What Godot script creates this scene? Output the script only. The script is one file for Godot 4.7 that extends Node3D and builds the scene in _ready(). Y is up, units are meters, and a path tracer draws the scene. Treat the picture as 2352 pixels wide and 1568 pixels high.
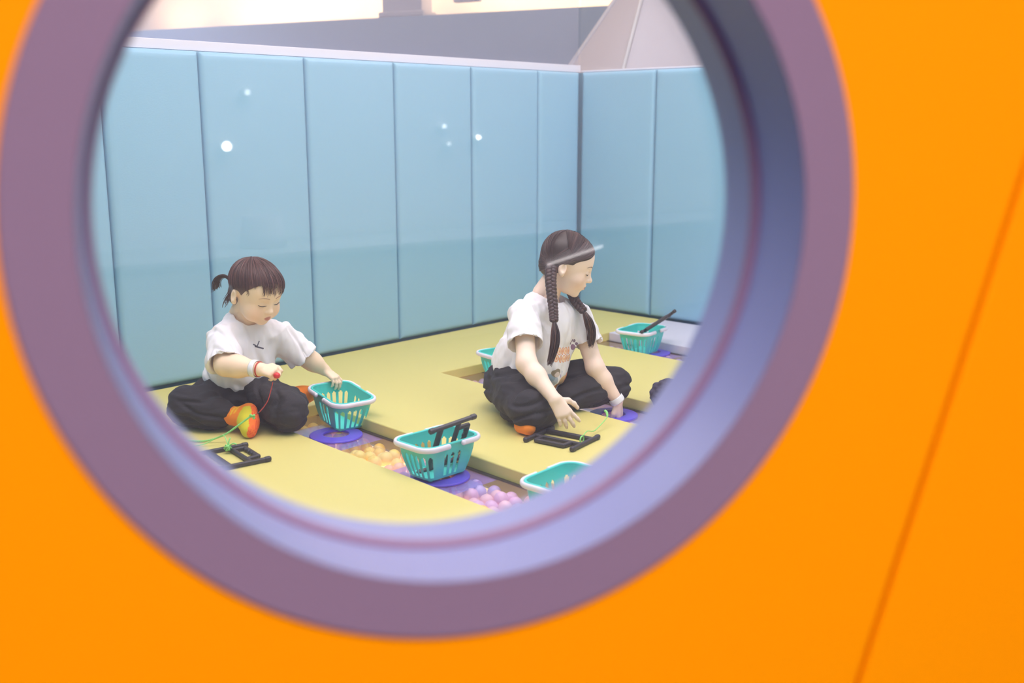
extends Node3D
# A round window in an orange wall looks into a padded play room where two children sit on yellow mats.
# Axes: camera above the origin looking along -z; mat tops at y = 0.04, the clear channel covers at y = 0.

const CAM_Y := 0.99
const MAT_TOP := 0.04
const HALL_FLOOR := -0.30
const CEILING_Y := 3.0
const PITCH := 11.86
const AZ := 43.16                      # heading of the left padded wall
var P0 := Vector3(-0.180, 0.0, -4.870)  # a point at the foot of the left padded wall
var DA := Vector3(sin(deg_to_rad(AZ)), 0, -cos(deg_to_rad(AZ)))
var DB := Vector3(cos(deg_to_rad(AZ)), 0, sin(deg_to_rad(AZ)))
const CORNER_A := 0.775
const WIN_AZ := 18.27
const WIN_R := 0.282
const WIN_RO := 0.3314
const WALL_T := 0.137
const PANE_Z := -0.072
var M := {}
var taken := {}
var rng := RandomNumberGenerator.new()


func _ready() -> void:
	rng.seed = 7
	make_view()
	make_materials()
	make_hall()
	make_room()
	make_window_wall()
	make_mats()
	make_channels()
	make_far_hall()
	make_near_hall()
	make_baskets()
	make_winders()
	make_people()


# ------------------------------------------------------------------ camera, air, light
func make_view() -> void:
	var cam := Camera3D.new()
	cam.name = "camera"
	add_child(cam)
	cam.position = Vector3(0, CAM_Y, 0)
	cam.rotation_degrees = Vector3(-PITCH, 0, 0)
	var at := CameraAttributesPhysical.new()
	at.frustum_focal_length = 36.31
	at.frustum_focus_distance = 3.42
	at.exposure_aperture = 2.6
	at.frustum_near = 0.05
	at.frustum_far = 60.0
	cam.attributes = at
	cam.keep_aspect = Camera3D.KEEP_HEIGHT
	cam.fov = rad_to_deg(2.0 * atan(784.0 / 2372.0))
	cam.near = 0.05
	cam.far = 60.0
	cam.current = true
	var we := WorldEnvironment.new()
	we.name = "environment"
	var e := Environment.new()
	e.background_mode = Environment.BG_COLOR
	e.background_color = Color(0.02, 0.02, 0.02)
	e.tonemap_mode = Environment.TONE_MAPPER_LINEAR
	e.tonemap_exposure = 1.0
	e.sdfgi_enabled = true
	e.ssao_enabled = true
	e.ssil_enabled = true
	we.environment = e
	add_child(we)
	# ceiling panels: [x, z, width, depth, energy]
	for s in [[-0.3, -2.4, 2.4, 1.6, 5.0], [0.9, -4.2, 1.2, 1.2, 2.3], [-2.4, -3.6, 1.2, 1.2, 2.8], [2.0, -2.4, 1.2, 1.2, 2.4],
			[0.4, 1.1, 1.6, 1.0, 9.5], [2.4, 3.1, 1.4, 1.0, 8.0], [4.4, 3.0, 1.2, 1.0, 7.0],  # the last two are added to brighten the wall mirrored in the pane
			[-3.6, -8.2, 1.2, 1.2, 5.0], [1.4, -8.6, 1.2, 1.2, 5.0]]:
		ceiling_light(s[0], s[1], s[2], s[3], s[4])


func ceiling_light(x: float, z: float, w: float, d: float, energy: float) -> void:
	var root := thing("ceiling_light", "square white ceiling light panel set flush in the white ceiling", "light", Vector3(x, CEILING_Y - 0.03, z), "ceiling light panels")
	var fr := Mb.new()
	for s in [-1.0, 1.0]:
		fr.rbox(Vector3(s * (w * 0.5 + 0.02), 0.0, 0), Vector3(0.04, 0.05, d + 0.08), 0.006)
		fr.rbox(Vector3(0, 0.0, s * (d * 0.5 + 0.02)), Vector3(w, 0.05, 0.04), 0.006)
	part("frame", fr, mat("lamp_frame", Color8(235, 235, 235), 0.5), root)
	var df := Mb.new()
	df.rbox(Vector3(0, 0.004, 0), Vector3(w, 0.02, d), 0.004)
	var m := mat("lamp_diffuser", Color8(250, 250, 250), 0.6)
	m.emission_enabled = true
	m.emission = Color(1.0, 0.962, 0.975)
	m.emission_energy_multiplier = 2.0
	part("diffuser", df, m, root)
	var l := AreaLight3D.new()
	l.name = "panel_light"
	l.area_size = Vector2(w, d)
	l.area_normalize_energy = true
	l.light_energy = energy
	l.light_color = Color(1.0, 0.962, 0.975)
	l.area_range = 16.0
	l.shadow_enabled = true
	root.add_child(l)
	l.position = Vector3(0, -0.012, 0)
	l.rotation_degrees = Vector3(-90, 0, 0)


# ------------------------------------------------------------------ nodes
func numbered(called: String) -> String:
	var k: int = taken.get(called, -1) + 1
	taken[called] = k
	return called if k == 0 else "%s_%03d" % [called, k]


func tag(o: Node3D, label: String, category: String, group := "") -> void:
	o.set_meta("label", label)
	o.set_meta("category", category)
	if group != "":
		o.set_meta("group", group)


func thing(called: String, label: String, category: String, at := Vector3.ZERO, group := "") -> Node3D:
	var o := Node3D.new()
	o.name = numbered(called)
	add_child(o)
	o.position = at
	tag(o, label, category, group)
	return o


func part(called: String, mb: Mb, m: Material, parent: Node3D) -> MeshInstance3D:
	var o := MeshInstance3D.new()
	o.name = called
	o.mesh = mb.done(m)
	parent.add_child(o, true)
	return o


func struct(called: String, mb: Mb, m: Material) -> MeshInstance3D:
	var o := MeshInstance3D.new()
	o.name = numbered(called)
	o.mesh = mb.done(m)
	add_child(o)
	o.set_meta("kind", "structure")
	return o


func mat(called: String, c: Color, rough := 0.6, metal := 0.0) -> StandardMaterial3D:
	if M.has(called):
		return M[called]
	var m := StandardMaterial3D.new()
	m.resource_name = called
	m.albedo_color = c
	m.roughness = rough
	m.metallic = metal
	M[called] = m
	return m


func lin(r: int, g: int, b: int) -> Color:
	return Color8(r, g, b).srgb_to_linear()


func noise_tex(freq: float, size := 256, octaves := 3, sd := 1) -> NoiseTexture2D:
	var n := FastNoiseLite.new()
	n.seed = sd
	n.frequency = freq
	n.fractal_octaves = octaves
	var t := NoiseTexture2D.new()
	t.width = size
	t.height = size
	t.seamless = true
	t.noise = n
	return t


func grain(m: StandardMaterial3D, tex: Texture2D, scale: float, depth: float) -> void:
	m.uv1_triplanar = true
	m.uv1_scale = Vector3.ONE * scale
	m.heightmap_enabled = true
	m.heightmap_texture = tex
	m.heightmap_scale = depth


func make_materials() -> void:
	var fine := noise_tex(0.08, 256, 3, 3)
	var cloth := noise_tex(0.16, 256, 2, 5)
	grain(mat("panel_blue", Color8(144, 188, 213), 0.42), fine, 6.0, 0.02)
	grain(mat("mat_yellow", Color8(216, 203, 123), 0.5), fine, 6.0, 0.02)
	grain(mat("mat_pale", Color8(206, 202, 214), 0.5), fine, 6.0, 0.02)
	grain(mat("orange_panel", Color8(255, 153, 0), 0.6), fine, 5.0, 0.015)
	grain(mat("mauve_paint", Color8(138, 115, 136), 0.62), fine, 7.0, 0.02)
	mat("sleeve_blue", Color8(130, 136, 178), 0.36)
	M.orange_panel.metallic_specular = 0.15
	M.mauve_paint.metallic_specular = 0.2
	M.sleeve_blue.metallic_specular = 0.4
	mat("gasket", Color8(128, 100, 130), 0.6)
	mat("white_trim", Color8(226, 222, 232), 0.5)
	mat("hall_floor", Color8(72, 68, 72), 0.6)
	mat("hall_wall", Color8(226, 222, 228), 0.8)
	mat("ceiling_white", Color8(240, 240, 240), 0.85)
	var g := mat("clear_pane", Color(0.93, 0.95, 1.0, 0.012), 0.02)
	g.transparency = BaseMaterial3D.TRANSPARENCY_ALPHA
	g.metallic_specular = 0.5
	var u := mat("screen_pane", Color(0.80, 0.80, 0.90, 0.10), 0.03)
	u.transparency = BaseMaterial3D.TRANSPARENCY_ALPHA
	var w := mat("channel_pane", Color(0.8, 0.8, 0.9, 0.06), 0.03)
	w.transparency = BaseMaterial3D.TRANSPARENCY_ALPHA
	var lp := mat("lilac_sheet", Color(0.62, 0.48, 0.93, 0.5), 0.1)
	lp.transparency = BaseMaterial3D.TRANSPARENCY_ALPHA
	mat("teal_plastic", Color8(80, 212, 202), 0.35)
	mat("white_plastic", Color8(236, 228, 240), 0.4)
	mat("black_plastic", Color8(58, 54, 60), 0.45)
	mat("purple_plastic", Color8(104, 82, 214), 0.3)
	mat("cord_green", Color8(150, 222, 130), 0.7)
	mat("cord_red", Color8(190, 60, 50), 0.7)
	grain(mat("shirt_white", Color8(238, 234, 238), 0.85), cloth, 9.0, 0.03)
	grain(mat("trouser_black", Color8(40, 36, 42), 0.8), cloth, 9.0, 0.04)
	M.trouser_black.rim_enabled = true
	M.trouser_black.rim = 0.12


# ------------------------------------------------------------------ mesh building
class Mb:
	var v := PackedVector3Array()
	var n := PackedVector3Array()
	var uv := PackedVector2Array()
	var c := PackedColorArray()
	var ix := PackedInt32Array()
	var xf := Transform3D()

	func done(m: Material) -> ArrayMesh:
		var a := []
		a.resize(Mesh.ARRAY_MAX)
		a[Mesh.ARRAY_VERTEX] = v
		a[Mesh.ARRAY_NORMAL] = n
		if uv.size() == v.size():
			a[Mesh.ARRAY_TEX_UV] = uv
		if c.size() == v.size():
			a[Mesh.ARRAY_COLOR] = c
		a[Mesh.ARRAY_INDEX] = ix
		var me := ArrayMesh.new()
		me.add_surface_from_arrays(Mesh.PRIMITIVE_TRIANGLES, a)
		me.surface_set_material(0, m)
		return me

	# a flat face that looks towards out
	func face(p: Array, out: Vector3) -> void:
		var nn := Vector3.ZERO
		for k in range(1, p.size() - 1):
			nn += (p[k + 1] - p[0]).cross(p[k] - p[0])
		if nn.length() < 1e-14:
			return
		nn = nn.normalized()
		var turn := nn.dot(out) < 0.0
		if turn:
			nn = -nn
		var b := v.size()
		for q in p:
			v.append(xf * q)
			n.append((xf.basis * nn).normalized())
		for k in range(1, p.size() - 1):
			if turn:
				ix.append_array([b, b + k + 1, b + k])
			else:
				ix.append_array([b, b + k, b + k + 1])

	# a smooth sheet of nu x nv points; wrapped along u and v where asked
	func grid(p: PackedVector3Array, nu: int, nv: int, wu := false, wv := false, flip := false) -> void:
		var b := v.size()
		var nn := PackedVector3Array()
		nn.resize(p.size())
		var cu := nu if wu else nu - 1
		var cv := nv if wv else nv - 1
		for j in cv:
			for i in cu:
				var i1 := (i + 1) % nu
				var j1 := (j + 1) % nv
				var a := j * nu + i
				var q := j * nu + i1
				var r := j1 * nu + i1
				var s := j1 * nu + i
				if flip:
					var t := q
					q = s
					s = t
				var fn := (p[r] - p[a]).cross(p[q] - p[a])
				var fm := (p[s] - p[a]).cross(p[r] - p[a])
				nn[a] += fn + fm
				nn[r] += fn + fm
				nn[q] += fn
				nn[s] += fm
				ix.append_array([b + a, b + q, b + r, b + a, b + r, b + s])
		for k in p.size():
			v.append(xf * p[k])
			n.append((xf.basis * nn[k]).normalized())

	func rbox(at: Vector3, size: Vector3, r: float, turn := Basis()) -> void:
		var h := size * 0.5
		r = minf(r, minf(h.x, minf(h.y, h.z)) * 0.98)
		for ax in 3:
			for sg in [-1.0, 1.0]:
				var u := (ax + 1) % 3
				var w := (ax + 2) % 3
				var b := v.size()
				var lu := [-h[u], -h[u] + r * 0.45, -h[u] + r, h[u] - r, h[u] - r * 0.45, h[u]]
				var lw := [-h[w], -h[w] + r * 0.45, -h[w] + r, h[w] - r, h[w] - r * 0.45, h[w]]
				for j in 6:
					for i in 6:
						var s := Vector3.ZERO
						s[ax] = sg * h[ax]
						s[u] = lu[i]
						s[w] = lw[j]
						var inner := s.clamp(-(h - Vector3.ONE * r), h - Vector3.ONE * r)
						var d := (s - inner).normalized()
						v.append(xf * (at + turn * (inner + d * r)))
						n.append((xf.basis * (turn * d)).normalized())
				for j in 5:
					for i in 5:
						var a := b + j * 6 + i
						if sg > 0.0:
							ix.append_array([a, a + 7, a + 1, a, a + 6, a + 7])
						else:
							ix.append_array([a, a + 1, a + 7, a, a + 7, a + 6])

	# a tube along a path; rad: one number or one for each point; flat squeezes it across; side picks the wide direction
	func tube(path: Array, rad: Variant, sides := 10, caps := true, flat := 1.0, side := Vector3.ZERO, closed := false) -> void:
		var k := path.size()
		var p := PackedVector3Array()
		var t0: Vector3 = (path[1] - path[0]).normalized()
		var up := side if side.length() > 0.1 else (Vector3.UP if absf(t0.y) < 0.9 else Vector3.RIGHT)
		var x := t0.cross(up).normalized()
		for i in k:
			var a: Vector3 = path[(i - 1 + k) % k] if closed else path[maxi(i - 1, 0)]
			var b: Vector3 = path[(i + 1) % k] if closed else path[mini(i + 1, k - 1)]
			var t := (b - a).normalized()
			if side.length() > 0.1:
				x = t.cross(side).normalized()
			else:
				x = (x - t * x.dot(t)).normalized()
			var y := x.cross(t).normalized()
			var r: float = rad[i] if rad is Array else rad
			for j in sides:
				var an := TAU * j / sides
				p.append(path[i] + x * (cos(an) * r) + y * (sin(an) * r * flat))
		grid(p, sides, k, true, closed, true)
		if caps and not closed:
			var c0: Array = []
			var c1: Array = []
			for j in sides:
				c0.append(p[j])
				c1.append(p[(k - 1) * sides + j])
			face(c0, path[0] - path[1])
			face(c1, path[k - 1] - path[k - 2])

	# profile of Vector2(radius, height) spun round the y axis
	func lathe(prof: Array, seg := 24, flip := false) -> void:
		var p := PackedVector3Array()
		for q in prof:
			for j in seg:
				var an := TAU * j / seg
				p.append(Vector3(q.x * cos(an), q.y, q.x * sin(an)))
		grid(p, seg, prof.size(), true, false, not flip)

	func ellipsoid(at: Vector3, r: Vector3, turn := Basis(), su := 16, sv := 10) -> void:
		var p := PackedVector3Array()
		for j in sv + 1:
			var la := PI * (float(j) / sv - 0.5)
			for i in su:
				var lo := TAU * i / su
				p.append(at + turn * (Vector3(cos(la) * cos(lo), sin(la), cos(la) * sin(lo)) * r))
		grid(p, su, sv + 1, true, false, true)

	static func inset(poly: Array, d: float) -> Array:
		var out: Array = []
		var k := poly.size()
		var area := 0.0
		for i in k:
			area += poly[i].cross(poly[(i + 1) % k])
		var sg := 1.0 if area > 0.0 else -1.0
		for i in k:
			var a: Vector2 = (poly[i] - poly[(i - 1 + k) % k]).normalized()
			var b: Vector2 = (poly[(i + 1) % k] - poly[i]).normalized()
			var na := Vector2(-a.y, a.x) * sg
			var nb := Vector2(-b.y, b.x) * sg
			var m := (na + nb)
			out.append(poly[i] + m * (d / maxf(0.2, m.dot(na))))
		return out

	# a slab over a polygon in x and z, its upper rim rounded by bev
	func slab(poly: Array, y0: float, y1: float, bev: float) -> void:
		var rings: Array = []
		var hs := [y0]
		rings.append(poly)
		for s in 4:
			var an := PI * 0.5 * s / 3.0
			rings.append(inset(poly, bev * (1.0 - cos(an))))
			hs.append(y1 - bev + bev * sin(an))
		var k := poly.size()
		for r in rings.size() - 1:
			for i in k:
				var j := (i + 1) % k
				var a: Vector2 = rings[r][i]
				var b: Vector2 = rings[r][j]
				var c2: Vector2 = rings[r + 1][j]
				var d: Vector2 = rings[r + 1][i]
				var e := b - a
				var area := 0.0
				for q in k:
					area += poly[q].cross(poly[(q + 1) % k])
				var o := Vector3(e.y, 0.01, -e.x) * (1.0 if area > 0.0 else -1.0)
				face([Vector3(a.x, hs[r], a.y), Vector3(b.x, hs[r], b.y), Vector3(c2.x, hs[r + 1], c2.y), Vector3(d.x, hs[r + 1], d.y)], o + Vector3.UP * (0.3 * o.length() if r > 0 else 0.0))
		var top: Array = rings[rings.size() - 1]
		for lid in [[top, y1, Vector3.UP], [poly, y0, Vector3.DOWN]]:
			var tri := Geometry2D.triangulate_polygon(PackedVector2Array(lid[0]))
			for t in range(0, tri.size(), 3):
				var f: Array = []
				for q in 3:
					var s2: Vector2 = lid[0][tri[t + q]]
					f.append(Vector3(s2.x, lid[1], s2.y))
				face(f, lid[2])


# ------------------------------------------------------------------ setting
func ab(a: float, b: float, y := 0.0) -> Vector3:
	return P0 + DA * a + DB * b + Vector3(0, y, 0)


func ab2(a: float, b: float) -> Vector2:
	var p := ab(a, b)
	return Vector2(p.x, p.z)


func make_hall() -> void:
	var x0 := -7.0
	var x1 := 7.0
	var z0 := -11.0
	var z1 := 4.2
	var c := Vector3((x0 + x1) / 2, 0, (z0 + z1) / 2)
	var f := Mb.new()
	f.rbox(c + Vector3(0, HALL_FLOOR - 0.06, 0), Vector3(x1 - x0 + 0.4, 0.12, z1 - z0 + 0.4), 0.002)
	struct("floor", f, M.hall_floor)
	var k := Mb.new()
	k.rbox(c + Vector3(0, CEILING_Y + 0.06, 0), Vector3(x1 - x0 + 0.4, 0.12, z1 - z0 + 0.4), 0.002)
	struct("ceiling", k, M.ceiling_white)
	var hm := (CEILING_Y + HALL_FLOOR) / 2
	var hh := CEILING_Y - HALL_FLOOR
	for s in [["wall_west", Vector3(x0 - 0.06, hm, c.z), Vector3(0.12, hh, z1 - z0 + 0.24)], ["wall_east", Vector3(x1 + 0.06, hm, c.z), Vector3(0.12, hh, z1 - z0 + 0.24)],
			["wall_north", Vector3(0, hm, z0 - 0.06), Vector3(x1 - x0, hh, 0.12)], ["wall_south", Vector3(0, hm, z1 + 0.06), Vector3(x1 - x0, hh, 0.12)]]:
		var w := Mb.new()
		w.rbox(s[1], s[2], 0.002)
		struct(s[0], w, M.hall_wall)


# one padded vinyl panel: lies in the plane of along and up, swells towards out
func pad_mesh(w: float, h: float, t: float) -> Mb:
	var mb := Mb.new()
	var xs := [0.0, 0.002, 0.005, 0.010, 0.018, 0.032]
	var us: Array = []
	for x in xs:
		us.append(x)
	for k in 7:
		us.append(0.032 + (w - 0.064) * (k + 1) / 8.0)
	for k in xs.size():
		us.append(w - xs[xs.size() - 1 - k])
	var vs: Array = []
	for x in xs:
		vs.append(x)
	for k in 11:
		vs.append(0.032 + (h - 0.064) * (k + 1) / 12.0)
	for k in xs.size():
		vs.append(h - xs[xs.size() - 1 - k])
	var p := PackedVector3Array()
	for y in vs:
		for x in us:
			var e := minf(minf(x, w - x), minf(y, h - y))
			var q := clampf(e / 0.022, 0.0, 1.0)
			var bulge := 0.006 * sin(PI * x / w) * sin(PI * y / h)
			p.append(Vector3(x, y, t * (0.45 + 0.55 * sqrt(1.0 - (1.0 - q) * (1.0 - q))) + bulge))
	mb.grid(p, us.size(), vs.size(), false, false, true)
	mb.face([Vector3(0, 0, 0), Vector3(w, 0, 0), Vector3(w, h, 0), Vector3(0, h, 0)], Vector3(0, 0, -1))
	for s in [[Vector3(0, 0, 0), Vector3(w, 0, 0), Vector3(0, -1, 0)], [Vector3(0, h, 0), Vector3(w, h, 0), Vector3(0, 1, 0)], [Vector3(0, 0, 0), Vector3(0, h, 0), Vector3(-1, 0, 0)], [Vector3(w, 0, 0), Vector3(w, h, 0), Vector3(1, 0, 0)]]:
		var up := Vector3(0, 0, t * 0.45)
		mb.face([s[0], s[1], s[1] + up, s[0] + up], s[2])
	return mb


func wall_box(a: Vector3, b: Vector3, y0: float, y1: float, t: float) -> Mb:
	var mb := Mb.new()
	var d := b - a
	d.y = 0
	mb.rbox((a + b) * 0.5 + Vector3(0, (y0 + y1) * 0.5, 0), Vector3(d.length(), y1 - y0, t), 0.002, Basis(Vector3.UP, -atan2(d.z, d.x)))
	return mb


func make_room() -> void:
	var top := 1.25
	var pad_t := 0.045
	# left padded wall along DA, right padded wall along DB
	var a_from := -3.6
	var wl := struct("wall_left", wall_box(ab(a_from, -0.086), ab(CORNER_A + 0.12, -0.086), HALL_FLOOR, top, 0.08), M.panel_blue)
	var wr := struct("wall_right", wall_box(ab(CORNER_A + 0.086, -0.045), ab(CORNER_A + 0.086, 4.72), HALL_FLOOR, top, 0.08), M.panel_blue)
	var side_a := ab(a_from, -0.05)
	struct("wall_side", wall_box(side_a + Vector3(-0.04, 0, -0.04), Vector3(side_a.x - 0.04, 0, -0.03), HALL_FLOOR, top, 0.08), M.panel_blue)
	var gap := 0.0015
	var seams := [-3.6, -3.14, -2.68, -2.22, -1.76, -1.30 - 0.085, -0.922, -0.462, 0.0, 0.46, CORNER_A]
	for i in seams.size() - 1:
		var w: float = seams[i + 1] - seams[i] - gap * 2
		var o := part("wall_panel", pad_mesh(w, top - MAT_TOP - 0.004, pad_t), M.panel_blue, wl)
		o.transform = Transform3D(Basis(DA, Vector3.UP, DB), ab(seams[i] + gap, -pad_t, MAT_TOP + 0.004))
	var sb := [pad_t * 0.0, 0.462, 0.924, 1.386, 1.848, 2.31, 2.772, 3.234, 3.7, 4.16, 4.62]
	for i in sb.size() - 1:
		var w2: float = sb[i + 1] - sb[i] - gap * 2
		var o2 := part("wall_panel", pad_mesh(w2, top - MAT_TOP - 0.004, pad_t), M.panel_blue, wr)
		o2.transform = Transform3D(Basis(DB, Vector3.UP, -DA), ab(CORNER_A + pad_t, sb[i] + gap, MAT_TOP + 0.004))
	# white capping on both walls, clear screens above
	var t1 := struct("trim_1", wall_box(ab(a_from, -0.075), ab(CORNER_A + 0.03, -0.075), top + 0.001, top + 0.036, 0.10), M.white_trim)
	t1.set_meta("label", "white capping strip along the top of the padded wall")
	struct("trim_2", wall_box(ab(CORNER_A + 0.075, -0.02), ab(CORNER_A + 0.075, 4.72), top + 0.001, top + 0.010, 0.10), M.white_trim)
	struct("window_2", wall_box(ab(a_from, -0.075), ab(CORNER_A + 0.065, -0.075), top + 0.036, 2.35, 0.008), M.screen_pane)
	struct("window_3", wall_box(ab(CORNER_A + 0.075, -0.06), ab(CORNER_A + 0.075, 4.72), top + 0.010, 2.35, 0.008), M.clear_pane)


# ------------------------------------------------------------------ the orange wall and its round window
func make_window_wall() -> void:
	var az := deg_to_rad(WIN_AZ)
	var nrm := Vector3(-sin(az), 0, -cos(az))
	var e1 := Vector3(cos(az), 0, -sin(az))
	var origin := Vector3(0, CAM_Y, 0) + nrm * 0.75 + e1 * 0.2220 + Vector3(0, -0.0775, 0)
	var tf := Transform3D(Basis(e1, Vector3.UP, -nrm), origin)
	var y0 := HALL_FLOOR - origin.y
	var y1 := CEILING_Y - origin.y
	var x0 := -4.4
	var x1 := 4.3
	# the slanting joint between two orange panels
	var j0 := Vector2(0.3733, -0.4524)
	var jd := (Vector2(0.506, 0.0116) - j0).normalized()
	var at_y := func(y: float) -> float: return j0.x + jd.x * (y - j0.y) / jd.y
	var core := Mb.new()
	hole_plate(core, [Vector2(x0, y0), Vector2(x1, y0), Vector2(x1, y1), Vector2(x0, y1)], WIN_RO - 0.03, -0.016, -WALL_T + 0.012, 0.0)
	var wall := struct("wall_front", core, M.orange_panel)
	wall.transform = tf
	var g := 0.0028
	var left := Mb.new()
	hole_plate(left, [Vector2(x0, y0), Vector2(at_y.call(y0) - g, y0), Vector2(at_y.call(y1) - g, y1), Vector2(x0, y1)], WIN_RO - 0.004, 0.0, -0.015, 0.004)
	part("wall_panel", left, M.orange_panel, wall)
	var right := Mb.new()
	right.xf = Transform3D(Basis(Vector3.RIGHT, Vector3(0, 0, 1), Vector3(0, -1, 0)), Vector3.ZERO)
	right.slab([Vector2(at_y.call(y0) + g, -y0), Vector2(x1, -y0), Vector2(x1, -y1), Vector2(at_y.call(y1) + g, -y1)], -0.015, 0.0, 0.004)
	part("wall_panel", right, M.orange_panel, wall)
	var back := Mb.new()
	hole_plate(back, [Vector2(x0, y0), Vector2(x1, y0), Vector2(x1, y1), Vector2(x0, y1)], WIN_R + 0.02, -WALL_T + 0.011, -WALL_T, 0.0)
	part("back_sheet", back, M.panel_blue, wall)
	# the window: mauve ring, blue sleeve, gasket, pane
	var spin := Basis(Vector3.RIGHT, PI * 0.5)   # lathe's y runs along the wall's z
	var root := Node3D.new()
	root.name = numbered("window_1")
	add_child(root)
	root.transform = tf
	root.set_meta("kind", "structure")
	var ring := Mb.new()
	ring.xf = Transform3D(spin, Vector3.ZERO)
	ring.lathe([Vector2(WIN_RO, -0.004), Vector2(WIN_RO, 0.001), Vector2(WIN_RO - 0.0008, 0.0032), Vector2(WIN_RO - 0.003, 0.004)], 160)
	ring.lathe([Vector2(WIN_RO - 0.003, 0.004), Vector2(WIN_R + 0.0005, 0.004)], 160)
	ring.lathe([Vector2(WIN_R + 0.0005, 0.004), Vector2(WIN_R + 0.0005, -0.02)], 160)
	part("window_frame", ring, M.mauve_paint, root)
	var sl := Mb.new()
	sl.xf = Transform3D(spin, Vector3.ZERO)
	var rr := 0.012
	var pr: Array = [Vector2(WIN_R, 0.0035), Vector2(WIN_R, -0.03), Vector2(WIN_R, -0.06), Vector2(WIN_R, -0.09), Vector2(WIN_R, -WALL_T + rr)]
	for k in 6:
		var an := PI * 0.5 * (k + 1) / 6.0
		pr.append(Vector2(WIN_R + rr * (1.0 - cos(an)), -WALL_T + rr - rr * sin(an)))
	pr.append(Vector2(WIN_R + 0.045, -WALL_T))
	sl.lathe(pr, 160)
	part("sleeve", sl, M.sleeve_blue, root)
	var gk := Mb.new()
	gk.xf = Transform3D(spin, Vector3.ZERO)
	var gp: Array = []
	for k in 9:
		var an2 := PI * k / 8.0
		gp.append(Vector2(WIN_R - 0.0055 * sin(an2), PANE_Z + 0.0075 * cos(an2)))
	gk.lathe(gp, 160)
	part("gasket", gk, M.gasket, root)
	var pn := Mb.new()
	pn.xf = Transform3D(spin, Vector3(0, 0, PANE_Z))
	pn.lathe([Vector2(0.0001, 0.003), Vector2(WIN_R - 0.001, 0.003)], 96, true)
	pn.lathe([Vector2(WIN_R - 0.001, -0.003), Vector2(0.0001, -0.003)], 96, true)
	part("glass_pane", pn, M.clear_pane, root)


# a plate over a convex polygon with a round hole at the origin; front at zf, back at zb
func hole_plate(mb: Mb, poly: Array, r: float, zf: float, zb: float, bev: float) -> void:
	var angs: Array = []
	for k in 192:
		angs.append(TAU * k / 192.0 - PI)
	for q in poly:
		angs.append(atan2(q.y, q.x))
	angs.sort()
	var cast := func(an: float) -> Vector2:
		var d := Vector2(cos(an), sin(an))
		var best := 1e9
		for i in poly.size():
			var a: Vector2 = poly[i]
			var e: Vector2 = poly[(i + 1) % poly.size()] - a
			var den := d.cross(e)
			if absf(den) > 1e-9:
				var t := a.cross(e) / den
				if t > 0.0 and a.cross(d) / den > -1e-6 and a.cross(d) / den < 1.0 + 1e-6:
					best = minf(best, t)
		return d * best
	var k2 := angs.size()
	for i in k2:
		var a0: float = angs[i]
		var a1: float = angs[(i + 1) % k2]
		if absf(a1 - a0) < 1e-6:
			continue
		var c0 := Vector2(cos(a0), sin(a0)) * r
		var c1 := Vector2(cos(a1), sin(a1)) * r
		var o0: Vector2 = cast.call(a0)
		var o1: Vector2 = cast.call(a1)
		var i0 := o0 - o0.normalized() * bev
		var i1 := o1 - o1.normalized() * bev
		mb.face([Vector3(c0.x, c0.y, zf), Vector3(c1.x, c1.y, zf), Vector3(i1.x, i1.y, zf), Vector3(i0.x, i0.y, zf)], Vector3(0, 0, 1))
		if bev > 0.0:
			mb.face([Vector3(i0.x, i0.y, zf), Vector3(i1.x, i1.y, zf), Vector3(o1.x, o1.y, zf - bev * 0.7), Vector3(o0.x, o0.y, zf - bev * 0.7)], Vector3(c0.x, c0.y, 1))
		mb.face([Vector3(c0.x, c0.y, zb), Vector3(c1.x, c1.y, zb), Vector3(o1.x, o1.y, zb), Vector3(o0.x, o0.y, zb)], Vector3(0, 0, -1))
		mb.face([Vector3(o0.x, o0.y, zf - bev * 0.7), Vector3(o1.x, o1.y, zf - bev * 0.7), Vector3(o1.x, o1.y, zb), Vector3(o0.x, o0.y, zb)], Vector3(o0.x, o0.y, 0))
		mb.face([Vector3(c0.x, c0.y, zf), Vector3(c1.x, c1.y, zf), Vector3(c1.x, c1.y, zb), Vector3(c0.x, c0.y, zb)], Vector3(-c0.x, -c0.y, 0))


# ------------------------------------------------------------------ mats and channels
const CHANNELS := [[-1.602, -1.352, 0.60], [-0.752, -0.512, 0.575], [0.098, 0.330, 0.565]]   # a of both edges at b = 0.6, b where it begins


func ca(a: float, b: float) -> float:
	return a - 0.055 * (b - 0.6)


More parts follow.
